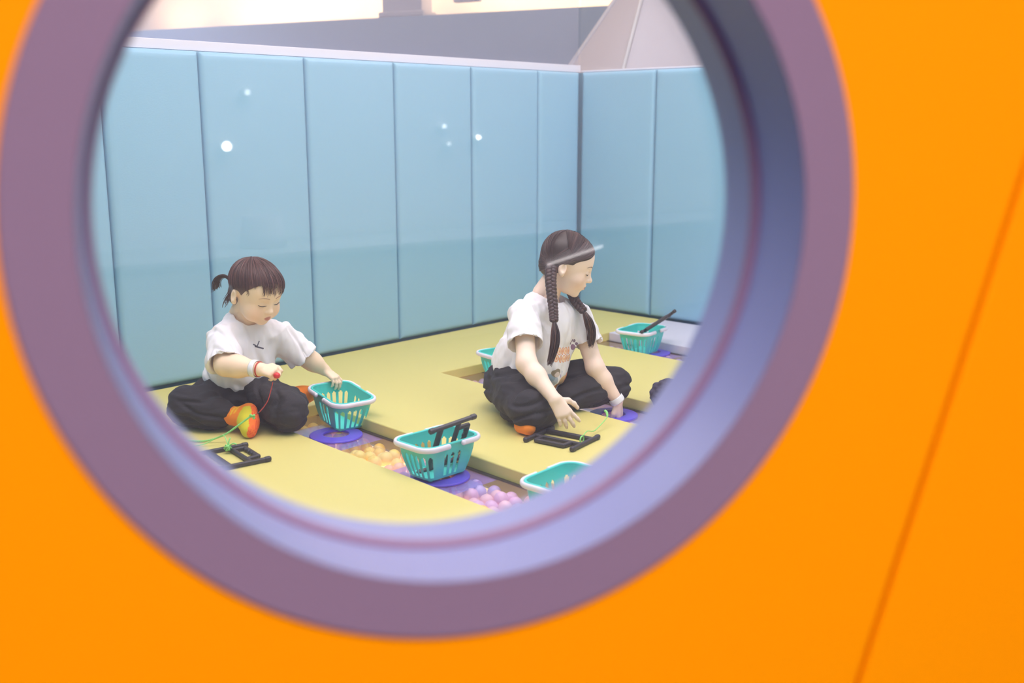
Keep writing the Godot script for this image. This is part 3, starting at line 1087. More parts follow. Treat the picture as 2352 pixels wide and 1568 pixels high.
# ------------------------------------------------------------------ smooth solids: blended capsules and ellipsoids, meshed as surface nets
class Sdf:
	var ty := PackedInt32Array()     # 0 tapered capsule, 1 ellipsoid, 2 tapered rod with flat ends, 3 half space
	var op := PackedInt32Array()     # 0 joined, 1 cut away
	var pa := PackedVector3Array()
	var ba := PackedVector3Array()
	var il := PackedFloat32Array()
	var ln := PackedFloat32Array()
	var r0 := PackedFloat32Array()
	var dr := PackedFloat32Array()
	var kk := PackedFloat32Array()
	var rr := PackedVector3Array()
	var bs: Array[Basis] = []
	var all := PackedInt32Array()

	func _add(t: int, o: int, a: Vector3, b: Vector3, ra: float, rb: float, k: float, r: Vector3, turn: Basis) -> void:
		all.append(ty.size())
		ty.append(t)
		op.append(o)
		pa.append(a)
		ba.append(b - a)
		var l2 := maxf((b - a).length_squared(), 1e-9)
		il.append(1.0 / l2)
		ln.append(sqrt(l2))
		r0.append(ra)
		dr.append(rb - ra)
		kk.append(k)
		rr.append(r)
		bs.append(turn)

	func cap(a: Vector3, b: Vector3, ra: float, rb: float, k := 0.01, o := 0) -> void:
		_add(0, o, a, b, ra, rb, k, Vector3.ONE, Basis())

	func chain(p: Array, r: Array, k := 0.01, o := 0) -> void:
		for i in p.size() - 1:
			cap(p[i], p[i + 1], r[i], r[i + 1], k, o)

	func ell(c: Vector3, r: Vector3, k := 0.01, o := 0, turn := Basis()) -> void:
		_add(1, o, c, c, maxf(r.x, maxf(r.y, r.z)), maxf(r.x, maxf(r.y, r.z)), k, r, turn.inverse())

	func rod(a: Vector3, b: Vector3, ra: float, rb: float, k := 0.01, o := 0) -> void:
		_add(2, o, a, b, ra, rb, k, Vector3.ONE, Basis())

	# cut away all that lies beyond a along n
	func cut(a: Vector3, n: Vector3, k := 0.004) -> void:
		_add(3, 1, a, a + n.normalized(), 0, 0, k, Vector3.ONE, Basis())

	func one(k: int, p: Vector3) -> float:
		var q := p - pa[k]
		match ty[k]:
			0:
				var h := clampf(q.dot(ba[k]) * il[k], 0.0, 1.0)
				return (q - ba[k] * h).length() - r0[k] - dr[k] * h
			1:
				q = bs[k] * q
				var r := rr[k]
				var a := q / r
				var k0 := a.length()
				var k1 := (a / r).length()
				if k1 < 1e-6:
					return -minf(r.x, minf(r.y, r.z))
				return k0 * (k0 - 1.0) / k1
			2:
				var t := q.dot(ba[k]) * il[k]
				var d := (q - ba[k] * t).length() - r0[k] - dr[k] * clampf(t, 0.0, 1.0)
				return maxf(d, maxf(-t, t - 1.0) * ln[k])
		return -q.dot(ba[k])

	func ev(p: Vector3, ids: PackedInt32Array) -> float:
		var d := 1.0
		for k in ids:
			var e := one(k, p)
			var s := kk[k]
			if op[k] == 0:
				var h := maxf(s - absf(d - e), 0.0) / s
				d = minf(d, e) - h * h * s * 0.25
			else:
				e = -e
				var h2 := maxf(s - absf(d - e), 0.0) / s
				d = maxf(d, e) + h2 * h2 * s * 0.25
		return d

	# distance from c to the surface along d, coming from outside
	func reach(c: Vector3, d: Vector3) -> float:
		var t := 0.15
		for i in 14:
			var e := ev(c + d * t, all)
			t -= e * 0.95
			if e < 0.0004:
				break
		return t

	# surface in front of (x, y) looking along -z
	func front(x: float, y: float, z0 := 0.16) -> Vector3:
		var z := z0
		for i in 60:
			var d := ev(Vector3(x, y, z), all)
			if d < 0.0003:
				break
			z -= d * 0.8
		return Vector3(x, y, z)

	# adds the surface to mb, moved by xf; color: point, normal -> Color; bump: point -> float moves it outwards
	func mesh(mb: Object, cell: float, xf := Transform3D(), color: Variant = null, bump: Variant = null, uvs: Variant = null) -> void:
		var nb := 5
		var bl := cell * nb
		var rad := bl * 0.88
		var blocks := {}
		var kmax := 0.0
		for k in kk:
			kmax = maxf(kmax, k)
		for k in ty.size():
			if op[k] != 0 or ty[k] == 3:
				continue
			var e := pa[k] + ba[k]
			var m := maxf(r0[k], r0[k] + dr[k]) + cell * 2.0
			var lo := (pa[k].min(e) - Vector3.ONE * m) / bl
			var hi := (pa[k].max(e) + Vector3.ONE * m) / bl
			for x in range(floori(lo.x), floori(hi.x) + 1):
				for y in range(floori(lo.y), floori(hi.y) + 1):
					for z in range(floori(lo.z), floori(hi.z) + 1):
						blocks[Vector3i(x, y, z)] = true
		var cells := {}
		var pts := PackedVector3Array()
		var edges: Array = []
		var nn := nb + 1
		var val := PackedFloat32Array()
		val.resize(nn * nn * nn)
		for bk: Vector3i in blocks:
			var org := Vector3(bk) * bl
			var mid := org + Vector3.ONE * bl * 0.5
			var ids := PackedInt32Array()
			for k in ty.size():
				var e2 := (mid - pa[k]).length() - r0[k] if ty[k] == 1 else one(k, mid)
				if e2 < rad * 1.05 + kk[k] + (kmax if op[k] == 0 else 0.002):
					ids.append(k)
			if ids.is_empty():
				continue
			var dm := ev(mid, ids)
			if absf(dm) > rad * 1.6 + 0.012:
				continue
			var w := 0
			for z in nn:
				for y in nn:
					for x in nn:
						val[w] = ev(org + Vector3(x, y, z) * cell, ids)
						w += 1
			for z in nb:
				for y in nb:
					for x in nb:
						var b := (z * nn + y) * nn + x
						var neg := 0
						var v0 := val[b]
						var v1 := val[b + 1]
						var v2 := val[b + nn]
						var v3 := val[b + nn + 1]
						var v4 := val[b + nn * nn]
						var v5 := val[b + nn * nn + 1]
						var v6 := val[b + nn * nn + nn]
						var v7 := val[b + nn * nn + nn + 1]
						if v0 < 0.0: neg += 1
						if v1 < 0.0: neg += 1
						if v2 < 0.0: neg += 1
						if v3 < 0.0: neg += 1
						if v4 < 0.0: neg += 1
						if v5 < 0.0: neg += 1
						if v6 < 0.0: neg += 1
						if v7 < 0.0: neg += 1
						if neg == 0 or neg == 8:
							continue
						var s := Vector3.ZERO
						var c := 0
						if (v0 < 0.0) != (v1 < 0.0):
							s += Vector3(v0 / (v0 - v1), 0, 0); c += 1
						if (v2 < 0.0) != (v3 < 0.0):
							s += Vector3(v2 / (v2 - v3), 1, 0); c += 1
						if (v4 < 0.0) != (v5 < 0.0):
							s += Vector3(v4 / (v4 - v5), 0, 1); c += 1
						if (v6 < 0.0) != (v7 < 0.0):
							s += Vector3(v6 / (v6 - v7), 1, 1); c += 1
						if (v0 < 0.0) != (v2 < 0.0):
							s += Vector3(0, v0 / (v0 - v2), 0); c += 1
						if (v1 < 0.0) != (v3 < 0.0):
							s += Vector3(1, v1 / (v1 - v3), 0); c += 1
						if (v4 < 0.0) != (v6 < 0.0):
							s += Vector3(0, v4 / (v4 - v6), 1); c += 1
						if (v5 < 0.0) != (v7 < 0.0):
							s += Vector3(1, v5 / (v5 - v7), 1); c += 1
						if (v0 < 0.0) != (v4 < 0.0):
							s += Vector3(0, 0, v0 / (v0 - v4)); c += 1
						if (v1 < 0.0) != (v5 < 0.0):
							s += Vector3(1, 0, v1 / (v1 - v5)); c += 1
						if (v2 < 0.0) != (v6 < 0.0):
							s += Vector3(0, 1, v2 / (v2 - v6)); c += 1
						if (v3 < 0.0) != (v7 < 0.0):
							s += Vector3(1, 1, v3 / (v3 - v7)); c += 1
						var g := bk * nb + Vector3i(x, y, z)
						cells[g] = pts.size()
						pts.append(org + (Vector3(x, y, z) + s / c) * cell)
						if (v0 < 0.0) != (v1 < 0.0):
							edges.append([g, 0, v0 < 0.0])
						if (v0 < 0.0) != (v2 < 0.0):
							edges.append([g, 1, v0 < 0.0])
						if (v0 < 0.0) != (v4 < 0.0):
							edges.append([g, 2, v0 < 0.0])
		var tri := PackedInt32Array()
		var dx := Vector3i(1, 0, 0)
		var dy := Vector3i(0, 1, 0)
		var dz := Vector3i(0, 0, 1)
		for e3: Array in edges:
			var g2: Vector3i = e3[0]
			var u := dy if e3[1] == 0 else (dz if e3[1] == 1 else dx)
			var v := dz if e3[1] == 0 else (dx if e3[1] == 1 else dy)
			var i0: int = cells.get(g2, -1)
			var i1: int = cells.get(g2 - u, -1)
			var i2: int = cells.get(g2 - u - v, -1)
			var i3: int = cells.get(g2 - v, -1)
			if i0 < 0 or i1 < 0 or i2 < 0 or i3 < 0:
				continue
			if e3[2]:
				tri.append_array([i0, i2, i1, i0, i3, i2])
			else:
				tri.append_array([i0, i1, i2, i0, i2, i3])
		var nr := normals(pts, tri)
		if bump != null:
			for k in pts.size():
				pts[k] += nr[k] * bump.call(pts[k])
			nr = normals(pts, tri)
		var base: int = mb.v.size()
		for k in pts.size():
			mb.v.append(xf * pts[k])
			mb.n.append((xf.basis * nr[k]).normalized())
			if color != null:
				mb.c.append(color.call(pts[k], nr[k]))
			if uvs != null:
				mb.uv.append(uvs.call(pts[k], nr[k]))
		for k in tri.size():
			mb.ix.append(base + tri[k])

	static func normals(pts: PackedVector3Array, tri: PackedInt32Array) -> PackedVector3Array:
		var nr := PackedVector3Array()
		nr.resize(pts.size())
		for t in range(0, tri.size(), 3):
			var a := pts[tri[t]]
			var f := (pts[tri[t + 2]] - a).cross(pts[tri[t + 1]] - a)
			nr[tri[t]] += f
			nr[tri[t + 1]] += f
			nr[tri[t + 2]] += f
		for k in nr.size():
			nr[k] = nr[k].normalized()
		return nr


# ------------------------------------------------------------------ people
func frame_of(fwd: Vector3) -> Basis:
	# columns: her left, up, forward
	var f := fwd.normalized()
	var l := Vector3.UP.cross(f).normalized()
	return Basis(l, f.cross(l), f)


# head in its own axes: x her left, y up, z where the nose points; origin in the middle of the head
func head_solid(baby: bool) -> Sdf:
	var s := Sdf.new()
	if baby:
		s.ell(Vector3(0, 0.030, -0.014), Vector3(0.075, 0.074, 0.086), 0.02)
		s.ell(Vector3(0, 0.026, 0.034), Vector3(0.060, 0.055, 0.047), 0.03)
		s.ell(Vector3(0, -0.026, 0.026), Vector3(0.060, 0.050, 0.050), 0.03)
		s.ell(Vector3(0, -0.055, 0.026), Vector3(0.050, 0.034, 0.046), 0.025)
		s.ell(Vector3(0, -0.078, 0.056), Vector3(0.017, 0.012, 0.014), 0.016)
		for x in [-1.0, 1.0]:
			s.ell(Vector3(x * 0.036, -0.042, 0.046), Vector3(0.029, 0.029, 0.026), 0.018)
		s.cap(Vector3(0, -0.006, 0.072), Vector3(0, -0.026, 0.084), 0.006, 0.008, 0.012)
		s.ell(Vector3(0, -0.030, 0.085), Vector3(0.0095, 0.008, 0.009), 0.008)
		for x in [-1.0, 1.0]:
			s.ell(Vector3(x * 0.009, -0.032, 0.078), Vector3(0.0065, 0.006, 0.007), 0.006)
		s.ell(Vector3(0, -0.053, 0.066), Vector3(0.020, 0.014, 0.014), 0.012)
		s.ell(Vector3(0, -0.0495, 0.079), Vector3(0.0125, 0.0048, 0.006), 0.004)
		s.ell(Vector3(0, -0.0595, 0.077), Vector3(0.0115, 0.0052, 0.006), 0.004)
	else:
		s.ell(Vector3(0, 0.028, -0.018), Vector3(0.070, 0.076, 0.088), 0.02)
		s.ell(Vector3(0, 0.030, 0.034), Vector3(0.056, 0.052, 0.046), 0.03)
		s.ell(Vector3(0, -0.020, 0.028), Vector3(0.053, 0.055, 0.052), 0.03)
		s.ell(Vector3(0, -0.055, 0.024), Vector3(0.045, 0.042, 0.050), 0.025)
		s.ell(Vector3(0, -0.085, 0.058), Vector3(0.017, 0.013, 0.015), 0.016)
		for x in [-1.0, 1.0]:
			s.ell(Vector3(x * 0.032, -0.033, 0.049), Vector3(0.025, 0.024, 0.022), 0.018)
		s.cap(Vector3(0, 0.002, 0.075), Vector3(0, -0.024, 0.090), 0.0055, 0.008, 0.012)
		s.ell(Vector3(0, -0.027, 0.092), Vector3(0.0092, 0.008, 0.009), 0.007)
		for x in [-1.0, 1.0]:
			s.ell(Vector3(x * 0.0095, -0.030, 0.083), Vector3(0.0065, 0.006, 0.007), 0.006)
		s.ell(Vector3(0, -0.052, 0.066), Vector3(0.022, 0.016, 0.017), 0.012)
		s.ell(Vector3(0, -0.0485, 0.0825), Vector3(0.0155, 0.0046, 0.006), 0.004)
		s.ell(Vector3(0, -0.0590, 0.0805), Vector3(0.0140, 0.0052, 0.006), 0.004)
	var ex := 0.0285
	for x in [-1.0, 1.0]:
		s.ell(Vector3(x * ex, -0.001, 0.087), Vector3(0.017, 0.0085, 0.012), 0.012, 1)
	for x in [-1.0, 1.0]:
		s.ell(Vector3(x * ex, -0.003, 0.062 if baby else 0.0645), Vector3(0.0150, 0.0105, 0.0135), 0.004)
	s.chain([Vector3(-0.0125, -0.0540, 0.0800 if baby else 0.0830), Vector3(0, -0.0547, 0.0862 if baby else 0.0893), Vector3(0.0125, -0.0540, 0.0800 if baby else 0.0830)], [0.0010, 0.0017, 0.0010], 0.0025, 1)
	# ears
	var w := 0.076 if baby else 0.071
	for x in [-1.0, 1.0]:
		var turn := Basis(Vector3.UP, x * 0.35) * Basis(Vector3.RIGHT, -0.15)
		s.ell(Vector3(x * w, -0.012, -0.014), Vector3(0.0080, 0.0240, 0.0155), 0.008, 0, turn)
		s.ell(Vector3(x * (w - 0.003), -0.031, -0.009), Vector3(0.0070, 0.008, 0.008), 0.006, 0, turn)
	for x in [-1.0, 1.0]:
		var turn2 := Basis(Vector3.UP, x * 0.35) * Basis(Vector3.RIGHT, -0.15)
		s.ell(Vector3(x * (w + 0.008), -0.009, -0.010), Vector3(0.006, 0.014, 0.009), 0.005, 1, turn2)
	return s


func skin_color(p: Vector3, base: Color, blush: Color, lips: Color) -> Color:
	var c := base
	for x in [-1.0, 1.0]:
		var q := (p - Vector3(x * 0.040, -0.036, 0.058)) / 0.026
		c = c.lerp(blush, 0.55 * exp(-q.length_squared()))
	var m := Vector2(p.x / 0.0125, (p.y + 0.0545) / 0.0080)
	if p.z > 0.062 and m.length() < 1.15:
		c = c.lerp(lips, clampf((1.15 - m.length()) / 0.3, 0.0, 1.0))
	return c


# adds a head to the body mesh; returns its solid
func add_head(mb: Mb, brows: Array, lashes: Array, xf: Transform3D, baby: bool, skin: Color, blush: Color, lips: Color) -> Sdf:
	var s := head_solid(baby)
	s.cap(Vector3(0, -0.040, -0.026), Vector3(0, -0.125, -0.050), 0.040 if baby else 0.036, 0.040 if baby else 0.036, 0.02)
	s.mesh(mb, 0.0024, xf, func(p: Vector3, _n: Vector3) -> Color: return skin_color(p, skin, blush, lips))
	for x in [-1.0, 1.0]:
		var br: Array = []
		var la: Array = []
		var brr: Array = []
		for k in 9:
			var t := k / 8.0
			br.append(s.front(x * lerpf(0.012, 0.046, t), (0.0175 if baby else 0.0165) + 0.0050 * sin(PI * (t * 0.85 + 0.1))) + Vector3(0, 0, 0.0002))
			brr.append(lerpf(0.0021, 0.0008, absf(t - 0.35) * 1.4))
			la.append(s.front(x * lerpf(0.0150, 0.0430, t), -0.0070 - 0.0032 * sin(PI * t) + 0.002 * t) + Vector3(0, -0.0002, 0.0006))
		var bm := Mb.new()
		bm.xf = xf
		bm.tube(br, brr, 6, true, 0.6)
		brows.append(bm)
		var lm := Mb.new()
		lm.xf = xf
		lashes.append(lm)
		lm.tube(la, [0.0006, 0.0011, 0.0015, 0.0017, 0.0017, 0.0017, 0.0015, 0.0012, 0.0008], 6, true, 0.8)
	return s


# a hand: wrist at w, f towards the knuckles, up the back of the hand, side where the thumb is; bends for each finger in degrees a joint
func add_hand(s: Sdf, w: Vector3, f: Vector3, up: Vector3, side: Vector3, sc: float, bends: Array, spread: float, thumb: Array) -> void:
	f = f.normalized()
	side = (side - f * side.dot(f)).normalized()
	up = (up - f * up.dot(f) - side * up.dot(side)).normalized()
	var kx := [0.024, 0.008, -0.008, -0.022]
	var kf := [0.064, 0.067, 0.063, 0.056]
	var len := [0.052, 0.058, 0.054, 0.042]
	var rad := [0.0078, 0.0080, 0.0076, 0.0068]
	for i in 4:
		var root: Vector3 = w + side * (kx[i] * 0.55 * sc) + f * (0.006 * sc)
		var kn: Vector3 = w + side * (kx[i] * sc) + f * (kf[i] * sc) + up * ((0.003 if i in [1, 2] else 0.0) * sc)
		s.cap(root, kn, 0.0125 * sc, 0.0098 * sc, 0.012 * sc)
	for i in 4:
		var p: Vector3 = w + side * (kx[i] * sc) + f * (kf[i] * sc)
		var yaw: float = kx[i] * spread
		var d := (f + side * yaw).normalized()
		var nn := up
		var seg := [0.44, 0.32, 0.24]
		var pts: Array = [p]
		for j in 3:
			var an: float = deg_to_rad(bends[i][j])
			var axis := d.cross(nn).normalized()
			d = d.rotated(axis, -an)
			nn = nn.rotated(axis, -an)
			p = p + d * (len[i] * sc * seg[j])
			pts.append(p)
		s.chain(pts, [rad[i] * 1.08 * sc, rad[i] * sc, rad[i] * 0.93 * sc, rad[i] * 0.78 * sc], 0.0035 * sc)
	# thumb leaves the side of the palm near its base
	var t0 := w + side * (0.014 * sc) + f * (0.012 * sc) - up * (0.004 * sc)
	var t1: Vector3 = t0 + (side * thumb[0].x + f * thumb[0].y + up * thumb[0].z).normalized() * (0.034 * sc)
	var t2: Vector3 = t1 + (side * thumb[1].x + f * thumb[1].y + up * thumb[1].z).normalized() * (0.026 * sc)
	var t3: Vector3 = t2 + (side * thumb[2].x + f * thumb[2].y + up * thumb[2].z).normalized() * (0.021 * sc)
	s.chain([t0, t1, t2, t3], [0.0125 * sc, 0.0100 * sc, 0.0088 * sc, 0.0072 * sc], 0.006 * sc)


# strands of hair over an egg-shaped scalp: from unit direction a to unit direction b, then on along tail
func strand(mb: Mb, xf: Transform3D, c: Vector3, scalp: Sdf, a: Vector3, b: Vector3, lift: float, rad: float, tail: Array, col: Color) -> void:
	var path: Array = []
	var rads: Array = []
	var steps := 9
	for k in steps:
		var t := float(k) / (steps - 1)
		var d := a.slerp(b, t).normalized()
		path.append(c + d * (scalp.reach(c, d) + lift * (0.6 + 0.8 * sin(PI * t))))
		rads.append(rad * (0.65 + 0.35 * sin(PI * minf(t + 0.25, 1.0))))
	for q in tail:
		path.append(path[path.size() - 1] + q)
		rads.append(rad * 0.6)
	rads[rads.size() - 1] = rad * 0.12
	var n0 := mb.v.size()
	mb.xf = xf
	mb.tube(path, rads, 5, false)
	mb.xf = Transform3D()
	for k in mb.v.size() - n0:
		mb.c.append(col)


func hair_color(base: Color, warm: Color, g: RandomNumberGenerator) -> Color:
	var t := g.randf()
	return (base.lerp(warm, t * t)) * g.randf_range(0.75, 1.2)


func folds(n: FastNoiseLite, amp: float, st: Vector3) -> Callable:
	return func(p: Vector3) -> float:
		return amp * n.get_noise_3dv(p * st)


func noise3(f: float, sd: int, oct := 2) -> FastNoiseLite:
	var n := FastNoiseLite.new()
	n.seed = sd
	n.frequency = f
	n.fractal_octaves = oct
	n.noise_type = FastNoiseLite.TYPE_SIMPLEX_SMOOTH
	return n


func vmat(called: String, rough: float) -> StandardMaterial3D:
	var m := mat(called, Color.WHITE, rough)
	m.vertex_color_use_as_albedo = true
	return m


func person(label: String, at: Vector3) -> Node3D:
	return thing("person", label, "person", at)


func put(called: String, mb: Mb, m: Material, parent: Node3D) -> MeshInstance3D:
	# meshes are laid out in world axes; hang them under the thing at its base
	var o := part(called, mb, m, parent)
	o.position = -parent.position
	return o


func ring_band(mb: Mb, c: Vector3, axis: Vector3, r: float, width: float, flat: float) -> void:
	axis = axis.normalized()
	var x := axis.cross(Vector3.UP).normalized()
	var y := axis.cross(x)
	var path: Array = []
	for k in 28:
		var an := TAU * k / 28
		path.append(c + x * cos(an) * r + y * sin(an) * r)
	mb.tube(path, 0.0016, 8, false, width / 0.0032, axis, true)


func make_people() -> void:
	make_toddler()
	make_girl()
	make_extras()


func make_toddler() -> void:
	var root := person("small child in white shirt and black trousers sitting cross legged, hand on a teal basket", Vector3(-0.90, MAT_TOP, -3.28))
	var hair_rng := RandomNumberGenerator.new()
	hair_rng.seed = 21
	var skin := lin(255, 221, 190)
	var blush := lin(252, 190, 160)
	var lips := lin(212, 132, 120)
	var tf := frame_of(Vector3(0.63, 0, 0.775))
	var hb := frame_of(Vector3(0.76, -0.40, 0.60))
	var head := Transform3D(hb.scaled(Vector3.ONE * 0.97), Vector3(-0.815, 0.468, -3.250))
	var neck := Vector3(-0.866, 0.362, -3.292)
	var pelvis := Vector3(-0.905, 0.125, -3.325)
	var rsh := Vector3(-0.930, 0.334, -3.232)
	var relb := Vector3(-0.893, 0.256, -3.140)
	var rwri := Vector3(-0.776, 0.253, -3.093)
	var lsh := Vector3(-0.775, 0.322, -3.350)
	var lelb := Vector3(-0.695, 0.224, -3.395)
	var lwri := Vector3(-0.640, 0.172, -3.425)
	var rhip := Vector3(-0.955, 0.125, -3.285)
	var rkn := Vector3(-1.035, 0.108, -3.195)
	var rank := Vector3(-0.868, 0.090, -3.135)
	var lhip := Vector3(-0.855, 0.125, -3.320)
	var lkn := Vector3(-0.706, 0.104, -3.135)
	var lank := Vector3(-0.737, 0.095, -3.335)
	# body
	var body := Mb.new()
	var brows: Array = []
	var lashes: Array = []
	add_head(body, brows, lashes, head, true, skin, blush, lips)
	var plain := func(_p: Vector3, _n: Vector3) -> Color: return skin
	var b := Sdf.new()
	b.cap(pelvis, neck + Vector3(0, -0.08, 0), 0.066, 0.054, 0.02)
	b.cap(neck + Vector3(0, -0.04, 0), head * Vector3(0, -0.07, -0.03), 0.040, 0.037, 0.03)
	b.cap(rsh, lsh, 0.026, 0.026, 0.02)
	b.chain([rsh, relb], [0.030, 0.031], 0.015)
	b.chain([lsh, lelb], [0.030, 0.029], 0.015)
	b.chain([rhip, rkn, rank], [0.055, 0.042, 0.028], 0.02)
	b.chain([lhip, lkn, lank], [0.055, 0.042, 0.028], 0.02)
	b.mesh(body, 0.008, Transform3D(), plain)
	var arms := Sdf.new()
	arms.chain([rsh.lerp(relb, 0.55), relb, relb.lerp(rwri, 0.35), rwri], [0.034, 0.0335, 0.0325, 0.0215], 0.02)
	add_hand(arms, rwri, Vector3(0.93, -0.10, 0.30), Vector3(0.1, 0.75, 0.55), Vector3(0.3, 0.55, -0.75), 0.74, [[48, 62, 40], [55, 65, 40], [60, 65, 40], [62, 65, 40]], 4.0, [Vector3(0.75, 0.8, -0.1), Vector3(0.1, 1.0, -0.35), Vector3(-0.35, 0.9, -0.5)])
	arms.chain([lsh.lerp(lelb, 0.6), lelb, lelb.lerp(lwri, 0.4), lwri], [0.031, 0.030, 0.029, 0.0205], 0.02)
	add_hand(arms, lwri, Vector3(0.74, -0.52, 0.18), Vector3(0.45, 0.85, 0.1), Vector3(0.45, -0.1, -0.85), 0.74, [[16, 34, 22], [22, 38, 24], [26, 38, 24], [30, 36, 24]], 9.0, [Vector3(0.9, 0.6, -0.2), Vector3(0.5, 0.9, -0.3), Vector3(0.2, 1.0, -0.4)])
	arms.mesh(body, 0.0032, Transform3D(), plain)
	put("body", body, vmat("skin_child", 0.55), root)
	for k in 2:
		put("eyebrow", brows[k], mat("brow_soft", Color8(176, 132, 104), 0.8), root)
		put("eyelashes", lashes[k], mat("lash_dark", Color8(52, 36, 34), 0.7), root)
	# shirt
	var sh := Sdf.new()
	sh.ell(pelvis + Vector3(0, 0.055, 0.004), Vector3(0.118, 0.085, 0.098), 0.04, 0, tf)
	sh.ell(pelvis.lerp(neck, 0.55) + Vector3(0, 0.0, 0), Vector3(0.105, 0.115, 0.088), 0.05, 0, tf)
	sh.cap(rsh + Vector3(0.012, -0.002, -0.01), lsh + Vector3(-0.012, -0.002, 0.01), 0.043, 0.043, 0.04)
	sh.ell(neck + Vector3(-0.004, 0.004, -0.008), Vector3(0.062, 0.044, 0.058), 0.03, 0, tf)
	var rs_end := rsh.lerp(relb, 0.93)
	var ls_end := lsh.lerp(lelb, 0.86)
	sh.rod(rsh, rs_end + Vector3(0, -0.004, 0), 0.044, 0.060, 0.03)
	sh.rod(lsh, ls_end + Vector3(0, -0.010, 0), 0.044, 0.058, 0.03)
	sh.rod(rsh.lerp(rs_end, 0.5) + Vector3(0, -0.002, 0), rs_end + Vector3(0, -0.006, 0) + (relb - rsh) * 0.5, 0.037, 0.066, 0.005, 1)
	sh.rod(lsh.lerp(ls_end, 0.5) + Vector3(0, -0.005, 0), ls_end + Vector3(0, -0.015, 0) + (lelb - lsh) * 0.5, 0.035, 0.062, 0.005, 1)
	var up_neck := (head * Vector3(0, -0.07, -0.02) - neck).normalized()
	sh.rod(neck - up_neck * 0.020, neck + up_neck * 0.09, 0.043, 0.050, 0.006, 1)
	sh.cut(pelvis + Vector3(0, 0.000, 0), Vector3(-0.12, -1.0, 0.20), 0.012)
	var shirt := Mb.new()
	var fn := noise3(13.0, 4)
	var fn2 := noise3(40.0, 9)
	var fn3 := noise3(6.5, 52, 1)
	var lg := Vector3(-0.779, 0.295, -3.2)
	sh.mesh(shirt, 0.0042, Transform3D(), null, func(p: Vector3) -> float: return 0.0070 * fn.get_noise_3d(p.x * 1.6, p.y * 0.7, p.z * 1.6) - 0.0060 * (1.0 - smoothstep(0.0, 0.34, absf(fn3.get_noise_3d(p.x * 1.3 + p.y * 0.7 + 5.0, p.y * 0.45, p.z * 1.3)))) + 0.0012 * fn2.get_noise_3d(p.x, p.y * 0.4, p.z),
		func(p: Vector3, n: Vector3) -> Vector2:
			if n.dot(tf.z) < 0.15:
				return Vector2(0.02, 0.02)
			var q := p - lg
			return Vector2(0.5 + q.dot(tf.x) / 0.20, 0.5 - q.y / 0.20))
	put("shirt", shirt, print_mat("shirt_print_small", logo_image()), root)
	# trousers
	var tr := Sdf.new()
	tr.ell(pelvis + Vector3(0, 0.012, 0), Vector3(0.118, 0.080, 0.098), 0.03, 0, tf)
	tr.chain([rhip, rkn], [0.078, 0.064], 0.03)
	tr.chain([rkn, rkn.lerp(rank, 0.5), rank + (rank - rkn).normalized() * -0.038], [0.063, 0.058, 0.038], 0.025)
	tr.chain([lhip, lkn], [0.078, 0.062], 0.03)
	tr.chain([lkn, lkn.lerp(lank, 0.55), lank + (lank - lkn).normalized() * -0.02], [0.060, 0.054, 0.040], 0.02)
	tr.cut(Vector3(0, MAT_TOP + 0.001, 0), Vector3(0, -1, 0), 0.012)
	var trousers := Mb.new()
	var tn := noise3(17.0, 14)
	var tn2 := noise3(46.0, 3)
	var tn3 := noise3(8.5, 71, 1)
	tr.mesh(trousers, 0.005, Transform3D(), null, func(p: Vector3) -> float:
		if p.y < MAT_TOP + 0.012:
			return 0.0
		return 0.0050 * tn.get_noise_3d(p.x * 0.6, p.y * 1.6, p.z * 0.8) - 0.0090 * (1.0 - smoothstep(0.0, 0.36, absf(tn3.get_noise_3d(p.x * 0.5 + 2.0, p.y * 1.7 + p.x * 0.5, p.z * 0.6)))) + 0.0008 * tn2.get_noise_3d(p.x * 0.6, p.y * 1.6, p.z))
	put("trousers", trousers, M.trouser_black, root)
	# socks
	for sd in [0, 1]:
		var an: Vector3 = rank if sd == 0 else lank
		var kn: Vector3 = rkn if sd == 0 else lkn
		var shin := (an - kn).normalized()
		var toe := Vector3(0.016, -0.040, 0.070) if sd == 0 else Vector3(0.055, 0.004, -0.030)
		var so := Sdf.new()
		so.chain([an - shin * 0.02, an + shin * 0.036], [0.0310, 0.0290], 0.012)
		var heel := an + shin * 0.040 + (Vector3(0, 0.018, -0.022) if sd == 0 else Vector3(0, -0.004, 0))
		so.chain([heel, heel + toe * 0.6, heel + toe], [0.0275, 0.0285, 0.0250], 0.02)
		var mb := Mb.new()
		var td := toe.normalized()
		so.mesh(mb, 0.0035, Transform3D(), func(p: Vector3, n: Vector3) -> Color:
			var along := (p - an).dot(shin)
			var t := (p - heel).dot(td)
			var c := lin(255, 140, 32)
			if along > -0.006 and along < 0.000 or along > 0.004 and along < 0.010:
				if t < 0.02:
					c = lin(255, 196, 30)
			if sd == 0 and t > 0.004 and n.dot(shin) < 0.55 and along > 0.026:
				c = lin(222, 206, 40)
			if sd == 0 and n.dot(shin) > 0.35 and along > 0.030:
				var dots := sin(p.x * 900.0) * sin(p.y * 900.0) * sin(p.z * 900.0 + 1.0)
				c = lin(255, 120, 36) if dots < 0.25 else lin(236, 72, 40)
			return c)
		put("sock", mb, vmat("sock_knit", 0.85), root).set_meta("label", "orange and yellow grip sock")
	# wristband and bead bracelet
	var wb := Mb.new()
	var fd := (rwri - relb).normalized()
	ring_band(wb, rwri - fd * 0.018, fd, 0.0262, 0.020, 1.0)
	put("wristband", wb, mat("paper_white", Color8(240, 238, 242), 0.6), root).set_meta("label", "white paper wristband")
	var br := Mb.new()
	ring_band(br, rwri - fd * 0.002, fd, 0.0232, 0.005, 1.0)
	put("bracelet", br, mat("bead_red", Color8(200, 58, 44), 0.5), root).set_meta("label", "thin red bracelet")
	toddler_hair(root, head, hair_rng)
